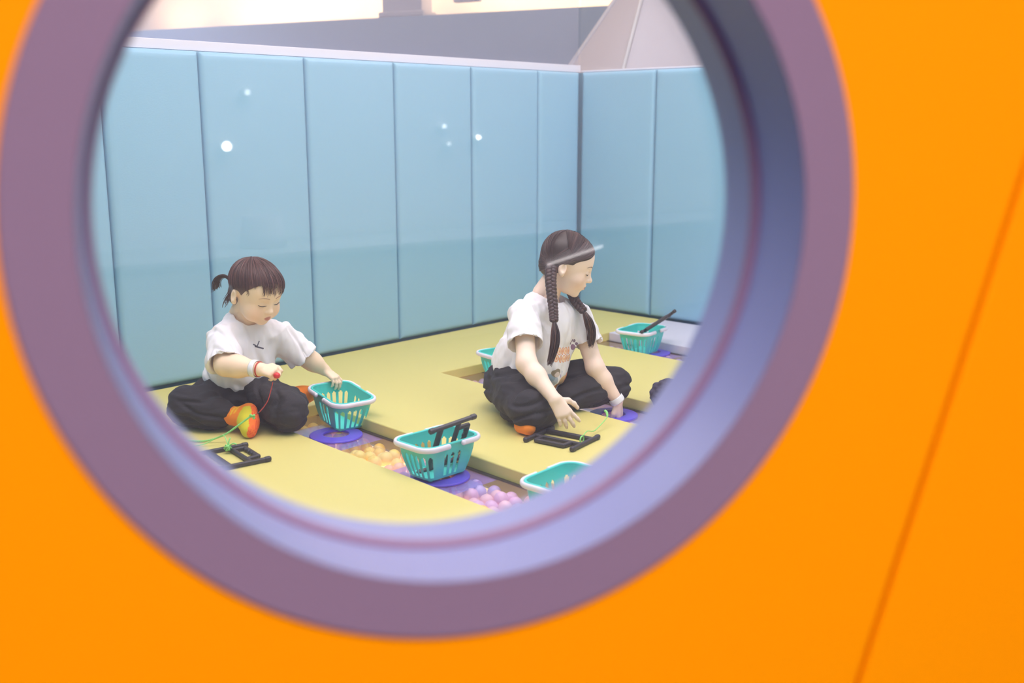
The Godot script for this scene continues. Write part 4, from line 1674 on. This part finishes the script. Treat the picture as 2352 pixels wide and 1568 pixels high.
	# what she holds and the cord that hangs from it
	var grip := rwri + Vector3(0.058, -0.012, 0.030)
	var toy := thing("lure_toy", "small shiny red toy ball in the child's fist", "toy", grip)
	var tm := Mb.new()
	tm.ellipsoid(Vector3.ZERO, Vector3(0.0105, 0.0095, 0.0105), Basis(), 18, 12)
	part("bead", tm, mat("red_gloss", Color8(224, 48, 52), 0.25), toy)
	var cordp := [grip + Vector3(-0.012, -0.020, 0.004), Vector3(-0.735, 0.20, -3.055), Vector3(-0.745, 0.165, -3.04), Vector3(-0.768, 0.135, -3.03), Vector3(-0.792, 0.122, -3.028)]
	var cord := thing("red_cord", "thin red cord hanging from the child's fist over black trousers", "cord", cordp[0])
	var cm := Mb.new()
	cm.tube(smooth_path(cordp, 8), 0.0014, 6)
	put("strand", cm, M.cord_red, cord)
	var kn2 := Mb.new()
	for q in [Vector3(-0.772, 0.133, -3.029), Vector3(-0.784, 0.126, -3.029)]:
		kn2.ellipsoid(q, Vector3(0.0032, 0.0028, 0.0032), Basis(), 8, 6)
	put("knot", kn2, M.black_plastic, cord)
	var rp := [Vector3(-0.790, 0.122, -3.028), Vector3(-0.80, 0.118, -3.026), Vector3(-0.835, 0.093, -3.022), Vector3(-0.875, 0.066, -3.02), Vector3(-0.93, 0.047, -3.02), Vector3(-0.99, 0.044, -3.03), Vector3(-1.08, 0.044, -3.06)]
	var rope := thing("green_cord", "braided green cord running over the orange sock and yellow mat", "cord", rp[0])
	var rm := Mb.new()
	for k in 2:
		var tw: Array = []
		var sp := smooth_path(rp, 26)
		for i in sp.size():
			var a := i * 1.1 + k * PI
			tw.append(sp[i] + Vector3(0.0011 * cos(a), 0.0013 * sin(a), 0.0007 * cos(a)))
		rm.tube(tw, 0.0021, 6)
	put("strand", rm, M.cord_green, rope)
	var kn3 := Mb.new()
	for q in [Vector3(0, 0, 0), Vector3(0.006, 0.003, 0.003), Vector3(0.005, -0.005, 0.002), Vector3(-0.004, 0.004, 0.003)]:
		kn3.ellipsoid(rp[0] + q, Vector3(0.0048, 0.004, 0.004), Basis(Vector3(1, 1, 0).normalized(), q.x * 200), 10, 6)
	put("knot", kn3, M.cord_green, rope)


func smooth_path(p: Array, per: int) -> Array:
	var cv := Curve3D.new()
	for i in p.size():
		var t: Vector3 = (p[mini(i + 1, p.size() - 1)] - p[maxi(i - 1, 0)]) / 6.0
		cv.add_point(p[i], -t, t)
	var out: Array = []
	var n: int = per * (p.size() - 1)
	for k in n + 1:
		out.append(cv.samplef(float(k) / per))
	return out


func toddler_hair(root: Node3D, head: Transform3D, g: RandomNumberGenerator) -> void:
	var base := lin(66, 46, 46)
	var warm := lin(122, 84, 80)
	var c := Vector3(0, 0.030, -0.014)
	var r := Vector3(0.0785, 0.0785, 0.0905)
	var s := Sdf.new()
	var scalp := Sdf.new()
	for q: Sdf in [s, scalp]:
		q.ell(c, r, 0.01)
		q.ell(Vector3(0, 0.040, 0.036), Vector3(0.064, 0.050, 0.050), 0.02)
		q.ell(Vector3(0, -0.030, -0.056), Vector3(0.058, 0.052, 0.042), 0.02)
	s.ell(Vector3(-0.012, -0.010, 0.084), Vector3(0.086, 0.080, 0.086), 0.006, 1)
	for x in [-1.0, 1.0]:
		s.ell(Vector3(x * 0.083, -0.016, -0.004), Vector3(0.030, 0.030, 0.020), 0.006, 1)
	s.cut(Vector3(0, -0.080, -0.05), Vector3(0, -1, 0.35), 0.01)
	var mb := Mb.new()
	var crown := Vector3(0.0, 0.86, -0.5).normalized()
	var gn := noise3(28.0, 31)
	s.mesh(mb, 0.0034, head, func(p: Vector3, _n: Vector3) -> Color:
		var d := (p - c).normalized()
		var ax := crown.cross(Vector3.RIGHT).normalized()
		var an := atan2(d.dot(Vector3.RIGHT), d.dot(ax))
		return base.lerp(warm, clampf(0.35 + 0.5 * sin(an * 46.0 + 3.0 * gn.get_noise_3dv(p)) * 0.5 + 0.4 * gn.get_noise_3dv(p * 2.0), 0.0, 1.0)))
	# fine hair combed from the crown outwards
	var ax1 := crown.cross(Vector3.RIGHT).normalized()
	var ax2 := Vector3.RIGHT
	for k in 1300:
		var an := g.randf() * TAU
		var out := (ax1 * cos(an) + ax2 * sin(an)).normalized()
		var th0 := deg_to_rad(g.randf_range(2.0, 55.0))
		var front := out.dot(Vector3(0, 0, 1))
		var sidew := absf(out.x)
		var th1 := deg_to_rad(lerpf(96.0, 86.0, clampf(front, 0.0, 1.0))) * g.randf_range(0.90, 1.0)
		var tail: Array = []
		if front > 0.45:
			th1 = deg_to_rad(g.randf_range(80.0, 98.0) if out.x < -0.42 and out.x > -0.80 else g.randf_range(96.0, 115.0))
			var dn := Vector3(g.randf_range(-0.005, 0.002), -0.0110, g.randf_range(-0.001, 0.002)) * g.randf_range(0.4, 1.25)
			tail = [dn * 0.4, dn * 0.7] if g.randf() < 0.55 else []
		elif sidew > 0.5 and front > -0.2:
			th1 = deg_to_rad(g.randf_range(88.0, 103.0))
		elif front < -0.2:
			th1 = deg_to_rad(g.randf_range(66.0, 92.0))
		if th1 < th0 + 0.3:
			continue
		var a := (crown * cos(th0) + out * sin(th0)).normalized()
		var b := (crown * cos(th1) + out * sin(th1)).normalized()
		strand(mb, head, c, scalp, a, b, g.randf_range(0.0002, 0.0034), g.randf_range(0.0006, 0.0012), tail, hair_color(base, warm, g))
	# little pony tail on her right at the back, and loose wisps below it
	var rootp := Vector3(-0.046, 0.010, -0.082)
	for k in 70:
		var j := Vector3(g.randf_range(-1, 1), g.randf_range(-1, 1), g.randf_range(-1, 1))
		var l := g.randf_range(0.7, 1.15)
		var p := [rootp + j * 0.004, rootp + Vector3(-0.012, 0.006, -0.018) * l + j * 0.004, rootp + Vector3(-0.022, -0.006, -0.034) * l + j * 0.004, rootp + Vector3(-0.026, -0.028, -0.040) * l + j * 0.005, rootp + Vector3(-0.022, -0.052, -0.038) * l + j * 0.006]
		var n0 := mb.v.size()
		mb.xf = head
		mb.tube(smooth_path(p, 4), 0.0008, 5, false)
		mb.xf = Transform3D()
		var col := hair_color(base * 0.7, base, g)
		for q in mb.v.size() - n0:
			mb.c.append(col)
	for k in 70:
		var x := g.randf_range(-0.066, 0.03)
		var st := Vector3(x, g.randf_range(-0.045, -0.01), -0.088 + absf(x) * 0.5)
		var p2 := [st, st + Vector3(g.randf_range(-0.01, 0.004), -0.018, -0.004), st + Vector3(g.randf_range(-0.016, 0.006), -0.040, -0.002 + g.randf_range(-0.008, 0.004))]
		var n1 := mb.v.size()
		mb.xf = head
		mb.tube(smooth_path(p2, 4), [0.0012, 0.0012, 0.0012, 0.0011, 0.001, 0.0009, 0.0007, 0.0005, 0.0002], 5, false)
		mb.xf = Transform3D()
		var col2 := hair_color(base * 0.8, warm, g)
		for q in mb.v.size() - n1:
			mb.c.append(col2)
	put("hair", mb, vmat("hair_soft", 0.45), root)


# ------------------------------------------------------------------ prints on the shirts
func print_mat(called: String, im: Image) -> StandardMaterial3D:
	var m := mat(called, Color.WHITE, 0.85)
	m.albedo_texture = ImageTexture.create_from_image(im)
	m.texture_repeat = false
	return m


func dot(im: Image, x: float, y: float, rx: float, ry: float, c: Color, turn := 0.0) -> void:
	var m := int(maxf(rx, ry)) + 2
	for j in range(int(y) - m, int(y) + m):
		for i in range(int(x) - m, int(x) + m):
			if i < 0 or j < 0 or i >= im.get_width() or j >= im.get_height():
				continue
			var q := Vector2(i - x, j - y).rotated(-turn)
			if (q / Vector2(rx, ry)).length() <= 1.0:
				im.set_pixel(i, j, c)


func line(im: Image, a: Vector2, b: Vector2, r: float, c: Color) -> void:
	var n := int(a.distance_to(b)) + 1
	for k in n + 1:
		var p := a.lerp(b, float(k) / n)
		dot(im, p.x, p.y, r, r, c)


func logo_image() -> Image:
	var im := Image.create(256, 256, false, Image.FORMAT_RGB8)
	im.fill(Color8(246, 239, 243))
	var c := Color8(86, 82, 96)
	line(im, Vector2(112, 122), Vector2(126, 132), 2.5, c)
	line(im, Vector2(126, 132), Vector2(136, 112), 2.0, c)
	line(im, Vector2(126, 134), Vector2(152, 144), 3.0, c)
	line(im, Vector2(118, 132), Vector2(126, 134), 2.2, c)
	return im


func make_girl() -> void:
	var root := person("girl with long braids in a printed white shirt and black trousers leaning over the mat", Vector3(0.08, MAT_TOP, -3.36))
	var g := RandomNumberGenerator.new()
	g.seed = 5
	var skin := lin(253, 222, 202)
	var blush := lin(246, 194, 174)
	var lips := lin(206, 128, 124)
	var tf := frame_of(Vector3(0.738, -0.30, 0.675))
	var hb := frame_of(Vector3(0.96, -0.36, 0.10))
	var head := Transform3D(hb.scaled_local(Vector3(0.98, 0.99, 0.93)), Vector3(0.188, 0.535, -3.420))
	var neck := Vector3(0.122, 0.432, -3.430)
	var pelvis := Vector3(0.012, 0.125, -3.440)
	var rsh := Vector3(0.036, 0.396, -3.330)
	var relb := Vector3(0.046, 0.250, -3.185)
	var rwri := Vector3(0.132, 0.160, -3.085)
	var lsh := Vector3(0.224, 0.362, -3.500)
	var lelb := Vector3(0.283, 0.180, -3.425)
	var lwri := Vector3(0.362, 0.062, -3.425)
	var rhip := Vector3(-0.010, 0.130, -3.385)
	var rkn := Vector3(0.055, 0.112, -3.135)
	var rank := Vector3(0.130, 0.085, -3.240)
	var lhip := Vector3(0.080, 0.125, -3.500)
	var lkn := Vector3(0.352, 0.105, -3.490)
	var lank := Vector3(0.180, 0.082, -3.375)
	var body := Mb.new()
	var brows: Array = []
	var lashes: Array = []
	add_head(body, brows, lashes, head, false, skin, blush, lips)
	var plain := func(_p: Vector3, _n: Vector3) -> Color: return skin
	var b := Sdf.new()
	b.chain([pelvis, pelvis.lerp(neck, 0.5), neck + Vector3(-0.03, -0.10, 0)], [0.075, 0.068, 0.060], 0.02)
	b.cap(neck + Vector3(-0.015, -0.06, 0), head * Vector3(0, -0.06, -0.03), 0.040, 0.034, 0.03)
	b.cap(rsh, lsh, 0.026, 0.026, 0.02)
	b.cap(rsh, relb, 0.030, 0.029, 0.015)
	b.cap(lsh, lelb, 0.030, 0.028, 0.015)
	b.chain([rhip, rkn, rank], [0.060, 0.046, 0.030], 0.02)
	b.chain([lhip, lkn, lank], [0.060, 0.046, 0.030], 0.02)
	b.mesh(body, 0.008, Transform3D(), plain)
	var arms := Sdf.new()
	arms.chain([rsh.lerp(relb, 0.3), relb, relb.lerp(rwri, 0.35), rwri], [0.033, 0.0305, 0.0290, 0.0195], 0.02)
	add_hand(arms, rwri, Vector3(0.42, -0.66, 0.18), Vector3(0.25, 0.35, 0.9), Vector3(0.85, 0.35, -0.25), 0.86, [[2, 8, 10], [10, 12, 12], [14, 16, 14], [12, 20, 16]], 11.0, [Vector3(0.9, 0.55, -0.25), Vector3(0.55, 0.9, -0.3), Vector3(0.25, 1.0, -0.3)])
	arms.chain([lsh.lerp(lelb, 0.3), lelb, lelb.lerp(lwri, 0.35), lwri], [0.033, 0.0295, 0.0280, 0.0190], 0.02)
	add_hand(arms, lwri, Vector3(0.16, -0.92, -0.22), Vector3(0.55, 0.15, 0.6), Vector3(-0.35, 0.1, 0.9), 0.86, [[12, 20, 14], [12, 20, 14], [14, 22, 14], [18, 24, 14]], 2.0, [Vector3(0.5, 0.9, -0.3), Vector3(0.1, 1.0, -0.4), Vector3(-0.1, 1.0, -0.4)])
	arms.mesh(body, 0.0032, Transform3D(), plain)
	put("body", body, vmat("skin_child", 0.55), root)
	for k in 2:
		put("eyebrow", brows[k], mat("brow_dark", Color8(120, 90, 78), 0.8), root)
		put("eyelashes", lashes[k], M.lash_dark, root)
	# shirt
	var sh := Sdf.new()
	var up := (neck - pelvis).normalized()
	sh.ell(pelvis + up * 0.075 + tf.z * 0.030, Vector3(0.128, 0.120, 0.124), 0.05, 0, tf)
	sh.ell(pelvis.lerp(neck, 0.55) + tf.z * 0.022 + tf.x * 0.01, Vector3(0.126, 0.140, 0.102), 0.06, 0, tf)
	sh.cap(rsh + Vector3(0.010, -0.004, -0.010), lsh + Vector3(-0.010, -0.004, 0.010), 0.042, 0.042, 0.05)
	sh.ell(neck - up * 0.030, Vector3(0.074, 0.040, 0.058), 0.03, 0, tf)
	var rs_end := rsh.lerp(relb, 0.66)
	var ls_end := lsh.lerp(lelb, 0.60)
	sh.rod(rsh, rs_end, 0.046, 0.060, 0.03)
	sh.rod(lsh, ls_end, 0.045, 0.054, 0.03)
	sh.rod(rsh.lerp(rs_end, 0.5), rs_end + (relb - rsh) * 0.4, 0.040, 0.064, 0.006, 1)
	sh.rod(lsh.lerp(ls_end, 0.72), ls_end + (lelb - lsh) * 0.4, 0.040, 0.058, 0.006, 1)
	var un := (head * Vector3(0, -0.06, -0.03) - neck).normalized()
	sh.rod(neck - un * 0.034 + tf.z * 0.008, neck + un * 0.08, 0.046, 0.060, 0.008, 1)
	sh.cut(pelvis + Vector3(0, -0.012, 0), Vector3(-0.35, -1.0, 0.05), 0.012)
	var shirt := Mb.new()
	var fn := noise3(11.0, 44)
	var fn2 := noise3(36.0, 19)
	var fn3 := noise3(6.0, 33, 1)
	var ct := pelvis.lerp(neck, 0.43) + tf.z * 0.09 + tf.x * 0.012
	sh.mesh(shirt, 0.0044, Transform3D(), null, func(p: Vector3) -> float: return 0.0080 * fn.get_noise_3d(p.x * 1.7, p.y * 0.8, p.z * 1.7) - 0.0060 * (1.0 - smoothstep(0.0, 0.34, absf(fn3.get_noise_3d(p.x * 1.3 + p.y * 0.7 + 3.0, p.y * 0.45, p.z * 1.3)))) + 0.0014 * fn2.get_noise_3d(p.x, p.y * 0.5, p.z),
		func(p: Vector3, n: Vector3) -> Vector2:
			if n.dot(tf.z) < 0.10 or (p - rsh).dot(tf.x) < 0.0 and p.y > 0.26:
				return Vector2(0.02, 0.02)
			var q := p - ct
			return Vector2(0.5 + q.dot(tf.x) / 0.26, 0.5 - q.dot(tf.y) / 0.26))
	put("shirt", shirt, print_mat("shirt_print_large", print_image()), root)
	# trousers
	var tr := Sdf.new()
	tr.ell(pelvis + Vector3(0.01, 0.0, 0), Vector3(0.120, 0.078, 0.112), 0.03, 0, tf)
	tr.chain([rhip, rhip.lerp(rkn, 0.6), rkn], [0.084, 0.076, 0.062], 0.03)
	tr.chain([rkn, rkn.lerp(rank, 0.5), rank], [0.062, 0.056, 0.044], 0.03)
	tr.chain([lhip, lhip.lerp(lkn, 0.6), lkn], [0.082, 0.072, 0.058], 0.03)
	tr.chain([lkn, lkn.lerp(lank, 0.5), lank], [0.058, 0.054, 0.044], 0.03)
	tr.cut(Vector3(0, MAT_TOP + 0.001, 0), Vector3(0, -1, 0), 0.012)
	var trousers := Mb.new()
	var tn := noise3(15.0, 61)
	var tn2 := noise3(42.0, 13)
	var tn3 := noise3(8.0, 23, 1)
	tr.mesh(trousers, 0.005, Transform3D(), null, func(p: Vector3) -> float:
		if p.y < MAT_TOP + 0.012:
			return 0.0
		return 0.0060 * tn.get_noise_3d(p.x * 0.6, p.y * 1.6, p.z * 0.8) - 0.0090 * (1.0 - smoothstep(0.0, 0.36, absf(tn3.get_noise_3d(p.x * 0.45 + 2.0, p.y * 1.6 - p.x * 0.4, p.z * 0.6)))) + 0.0008 * tn2.get_noise_3d(p.x * 0.6, p.y * 1.6, p.z))
	put("trousers", trousers, M.trouser_black, root)
	# an orange sock toe shows under the near knee
	var so := Sdf.new()
	so.chain([Vector3(0.030, 0.066, -3.115), Vector3(0.052, 0.066, -3.088)], [0.024, 0.022], 0.01)
	var sm := Mb.new()
	so.mesh(sm, 0.004)
	put("sock", sm, mat("sock_orange", Color8(255, 140, 32), 0.85), root)
	var wb := Mb.new()
	var fd := (lwri - lelb).normalized()
	ring_band(wb, lwri - fd * 0.006, fd, 0.0250, 0.022, 1.0)
	put("wristband", wb, mat("paper_white", Color8(240, 238, 242), 0.6), root).set_meta("label", "white paper wristband")
	girl_hair(root, head, g)


func girl_hair(root: Node3D, head: Transform3D, g: RandomNumberGenerator) -> void:
	var base := lin(58, 44, 46)
	var warm := lin(104, 76, 74)
	var c := Vector3(0, 0.028, -0.018)
	var r := Vector3(0.0735, 0.0800, 0.0920)
	var s := Sdf.new()
	var scalp := Sdf.new()
	for q: Sdf in [s, scalp]:
		q.ell(c, r, 0.01)
		q.ell(Vector3(0, 0.040, 0.030), Vector3(0.059, 0.046, 0.048), 0.02)
		q.ell(Vector3(0, -0.022, -0.062), Vector3(0.048, 0.042, 0.038), 0.02)
	s.ell(Vector3(0, -0.030, 0.090), Vector3(0.080, 0.086, 0.086), 0.006, 1)
	for x in [-1.0, 1.0]:
		s.ell(Vector3(x * 0.078, -0.020, 0.006), Vector3(0.030, 0.030, 0.028), 0.006, 1)
	s.cut(Vector3(0, -0.060, -0.05), Vector3(0, -1, 0.45), 0.01)
	var mb := Mb.new()
	s.mesh(mb, 0.0034, head, func(_p: Vector3, _n: Vector3) -> Color: return base)
	# strands from the middle parting round to the braids behind the ears
	for k in 1000:
		var sd := -1.0 if k % 2 == 0 else 1.0
		var an := deg_to_rad(g.randf_range(-66.0, 142.0) if k % 3 else g.randf_range(-66.0, -30.0))    # along the parting, from the brow over the top to the nape
		var a := Vector3(sd * 0.03, cos(an + 0.0), -sin(an)).normalized()
		var b := Vector3(sd * g.randf_range(0.74, 0.95), g.randf_range(-0.70, -0.38), g.randf_range(-0.70, -0.40)).normalized()
		if an < deg_to_rad(24.0):
			# front hair sweeps over the temple, above the ear
			var f := clampf(inverse_lerp(deg_to_rad(-66.0), deg_to_rad(24.0), an) + g.randf_range(-0.08, 0.08), 0.0, 1.0)
			var m := Vector3(sd * 0.86, lerpf(0.02, 0.42, f), lerpf(0.50, -0.06, f)).normalized()
			strand(mb, head, c, scalp, a, m, g.randf_range(0.0003, 0.0036), g.randf_range(0.0007, 0.0012), [], hair_color(base, warm, g))
			strand(mb, head, c, scalp, m, b, g.randf_range(0.0003, 0.0036), g.randf_range(0.0007, 0.0012), [], hair_color(base, warm, g))
		else:
			strand(mb, head, c, scalp, a, b, g.randf_range(0.0003, 0.0036), g.randf_range(0.0007, 0.0012), [], hair_color(base, warm, g))
	put("hair", mb, vmat("hair_soft", 0.45), root)
	# braids: three strands plaited along a curve, then a loose end
	var near := [head * Vector3(-0.066, -0.020, -0.052), Vector3(0.126, 0.498, -3.335), Vector3(0.129, 0.451, -3.316), Vector3(0.134, 0.403, -3.298), Vector3(0.136, 0.369, -3.286)]
	var near_tail := [Vector3(0.136, 0.369, -3.286), Vector3(0.140, 0.328, -3.272), Vector3(0.137, 0.285, -3.262), Vector3(0.122, 0.234, -3.252)]
	var far := [head * Vector3(0.066, -0.020, -0.052), Vector3(0.180, 0.470, -3.490), Vector3(0.200, 0.437, -3.465), Vector3(0.214, 0.408, -3.435), Vector3(0.240, 0.378, -3.415)]
	var far_tail := [Vector3(0.240, 0.378, -3.415), Vector3(0.258, 0.343, -3.402), Vector3(0.269, 0.303, -3.395), Vector3(0.264, 0.262, -3.390)]
	for q in [[near, near_tail], [far, far_tail]]:
		var bm := Mb.new()
		var sp := smooth_path(q[0], 30)
		var turns: float = 5.5
		for j in 3:
			var path: Array = []
			var rad: Array = []
			for i in sp.size():
				var t := float(i) / (sp.size() - 1)
				var tan: Vector3 = (sp[mini(i + 1, sp.size() - 1)] - sp[maxi(i - 1, 0)]).normalized()
				var side := tan.cross(Vector3(0.2, 0.1, 1)).normalized()
				var outw := side.cross(tan).normalized()
				var ph := t * TAU * turns + j * TAU / 3.0
				var w := lerpf(0.0128, 0.0092, t)
				path.append(sp[i] + side * (w * sin(ph)) + outw * (w * 0.55 * sin(ph * 2.0)))
				rad.append(lerpf(0.0098, 0.0070, t) * (0.78 + 0.30 * absf(cos(ph))))
			var n0 := bm.v.size()
			bm.tube(path, rad, 9)
			for i in bm.v.size() - n0:
				bm.c.append(base.lerp(warm, 0.25 + 0.3 * sin(i * 0.9)))
		var tie: Vector3 = q[0][4]
		for k in 90:
			var j := Vector3(g.randf_range(-1, 1), g.randf_range(-0.4, 0.4), g.randf_range(-1, 1)).normalized() * sqrt(g.randf())
			var tp: Array = []
			var wid := [0.004, 0.015, 0.016, 0.010]
			var l := g.randf_range(0.82, 1.05)
			for i in 4:
				var pp: Vector3 = q[1][0] + (q[1][i] - q[1][0]) * (l if i > 0 else 1.0)
				tp.append(pp + j * wid[i])
			var sm := smooth_path(tp, 4)
			var rd: Array = []
			for i in sm.size():
				rd.append(lerpf(0.0017, 0.0004, pow(float(i) / sm.size(), 2.0)))
			var n2 := bm.v.size()
			bm.tube(sm, rd, 5, false)
			var col := hair_color(base, lin(120, 84, 70), g)
			for i in bm.v.size() - n2:
				bm.c.append(col)
		var bo := put("braid", bm, vmat("hair_soft", 0.45), root)
		var tm := Mb.new()
		tm.ellipsoid(tie, Vector3(0.0090, 0.0065, 0.0090), Basis(), 12, 8)
		part("hair_tie", tm, mat("tie_dark", Color8(44, 36, 40), 0.6), bo)


func print_image() -> Image:
	var im := Image.create(512, 512, false, Image.FORMAT_RGB8)
	im.fill(Color8(246, 239, 243))
	var o1 := Color8(246, 196, 160)
	var o2 := Color8(238, 150, 104)
	# two rows of plump outlined letters
	for row in 2:
		for k in 5:
			var x := 178 + k * 42 + row * 14
			var y := 170 + k * 9 + row * 52
			dot(im, x, y, 21, 24, o2, 0.2)
			dot(im, x, y, 17, 20, o1 if (k + row) % 2 == 0 else Color8(250, 214, 178), 0.2)
			dot(im, x + 3, y + 2, 6, 8, o2, 0.2)
	# paw mark
	var pw := Color8(128, 104, 124)
	dot(im, 402, 196, 17, 19, Color8(150, 112, 136))
	for q in [[380, 168], [394, 152], [411, 154], [424, 172]]:
		dot(im, q[0], q[1], 7, 11, pw)
	# animals along the hem: plain shapes
	dot(im, 150, 372, 62, 52, Color8(184, 192, 208))
	dot(im, 150, 350, 36, 24, Color8(150, 170, 190))
	dot(im, 132, 388, 9, 9, Color8(80, 80, 96))
	dot(im, 172, 396, 9, 9, Color8(80, 80, 96))
	dot(im, 196, 316, 38, 28, Color8(150, 134, 110))
	dot(im, 200, 326, 24, 18, Color8(226, 206, 196))
	dot(im, 250, 420, 44, 34, Color8(222, 140, 58))
	dot(im, 312, 400, 46, 44, Color8(252, 204, 150))
	dot(im, 348, 392, 34, 40, Color8(240, 158, 128), 0.5)
	dot(im, 392, 352, 32, 20, Color8(172, 140, 156), -0.5)
	dot(im, 404, 378, 24, 20, Color8(214, 178, 190))
	dot(im, 268, 330, 9, 9, Color8(170, 176, 200))
	dot(im, 268, 330, 5, 5, Color8(238, 234, 238))
	dot(im, 246, 346, 8, 12, Color8(176, 160, 200))
	return im


# ------------------------------------------------------------------ loose cords and a made-up fabric heap
func make_extras() -> void:
	var a := [Vector3(0.218, 0.062, -3.026), Vector3(0.232, 0.068, -3.052), Vector3(0.256, 0.052, -3.105), Vector3(0.282, 0.060, -3.150), Vector3(0.305, 0.075, -3.185), Vector3(0.304, 0.086, -3.200), Vector3(0.297, 0.090, -3.205)]
	var c1 := thing("green_cord", "thin pale green cord tied to the winder by the girl's hand", "cord", a[0])
	var m1 := Mb.new()
	m1.tube(smooth_path(a, 8), 0.0016, 6)
	put("strand", m1, M.cord_green, c1)
	var l1 := Mb.new()
	var lp: Array = []
	for k in 20:
		var an := TAU * k / 20
		lp.append(Vector3(0.214, 0.0482, -3.027) + Vector3(0.30, 0, 0.2) * 0.0 + Vector3(0.57, 0, -0.82) * (0.0105 * cos(an)) + Vector3(0, 0.0105 * sin(an), 0))
	l1.tube(lp, 0.0026, 6, false, 1.0, Vector3.ZERO, true)
	put("knot", l1, M.cord_green, c1)
	var e1 := Mb.new()
	e1.tube(smooth_path([a[4], a[5], a[6]], 6), [0.002, 0.003, 0.0036, 0.004, 0.0042, 0.0042, 0.0044, 0.0044, 0.0044, 0.0044, 0.0044, 0.004, 0.003], 8)
	put("cord_end", e1, M.cord_green, c1)
	var b := [Vector3(-0.840, 0.066, -2.925), Vector3(-0.862, 0.080, -2.965), Vector3(-0.890, 0.066, -2.99), Vector3(-0.930, 0.047, -2.985), Vector3(-0.99, 0.044, -2.96)]
	var c2 := thing("green_cord", "pale green cord knotted round the winder on the toddler's mat", "cord", b[0])
	var m2 := Mb.new()
	m2.tube(smooth_path(b, 8), 0.0015, 6)
	put("strand", m2, M.cord_green, c2)
	var kn := Mb.new()
	var g := RandomNumberGenerator.new()
	g.seed = 3
	for k in 5:
		var lq: Array = []
		var ax := Vector3(g.randf_range(-1, 1), g.randf_range(-1, 1), g.randf_range(-1, 1)).normalized()
		var x := ax.cross(Vector3.UP).normalized()
		var y := ax.cross(x)
		for i in 14:
			var an := TAU * i / 14
			lq.append(Vector3(-0.838, 0.058, -2.915) + (x * cos(an) + y * sin(an)) * g.randf_range(0.008, 0.011))
		kn.tube(lq, 0.0024, 6, false, 1.0, Vector3.ZERO, true)
	for q in [Vector3(0.006, 0.024, -0.012), Vector3(0.03, 0.012, 0.012)]:
		kn.tube(smooth_path([Vector3(-0.838, 0.060, -2.915), Vector3(-0.838, 0.066, -2.915) + q * 0.6, Vector3(-0.838, 0.060, -2.915) + q], 5), 0.0022, 6)
	put("knot", kn, M.cord_green, c2)
	# made-up fabric heap standing in for a dark shape beside the far channel
	var s := Sdf.new()
	s.ell(Vector3(0.585, 0.072, -3.46), Vector3(0.10, 0.046, 0.09), 0.03)
	s.ell(Vector3(0.535, 0.085, -3.45), Vector3(0.05, 0.042, 0.07), 0.03)
	s.cap(Vector3(0.52, 0.070, -3.40), Vector3(0.62, 0.065, -3.37), 0.032, 0.036, 0.03)
	s.cut(Vector3(0, MAT_TOP + 0.001, 0), Vector3(0, -1, 0), 0.01)
	var jk := Mb.new()
	var jn := noise3(22.0, 77)
	s.mesh(jk, 0.006, Transform3D(), null, func(p: Vector3) -> float: return 0.0 if p.y < MAT_TOP + 0.01 else 0.008 * jn.get_noise_3d(p.x, p.y * 2.0, p.z * 0.7))
	var o := thing("dark_bundle", "dark grey purple fabric heap added on the mat beside the girl", "jacket", Vector3(0.57, MAT_TOP, -3.43))
	put("fabric", jk, mat("bundle_dark", Color8(66, 58, 74), 0.85), o)
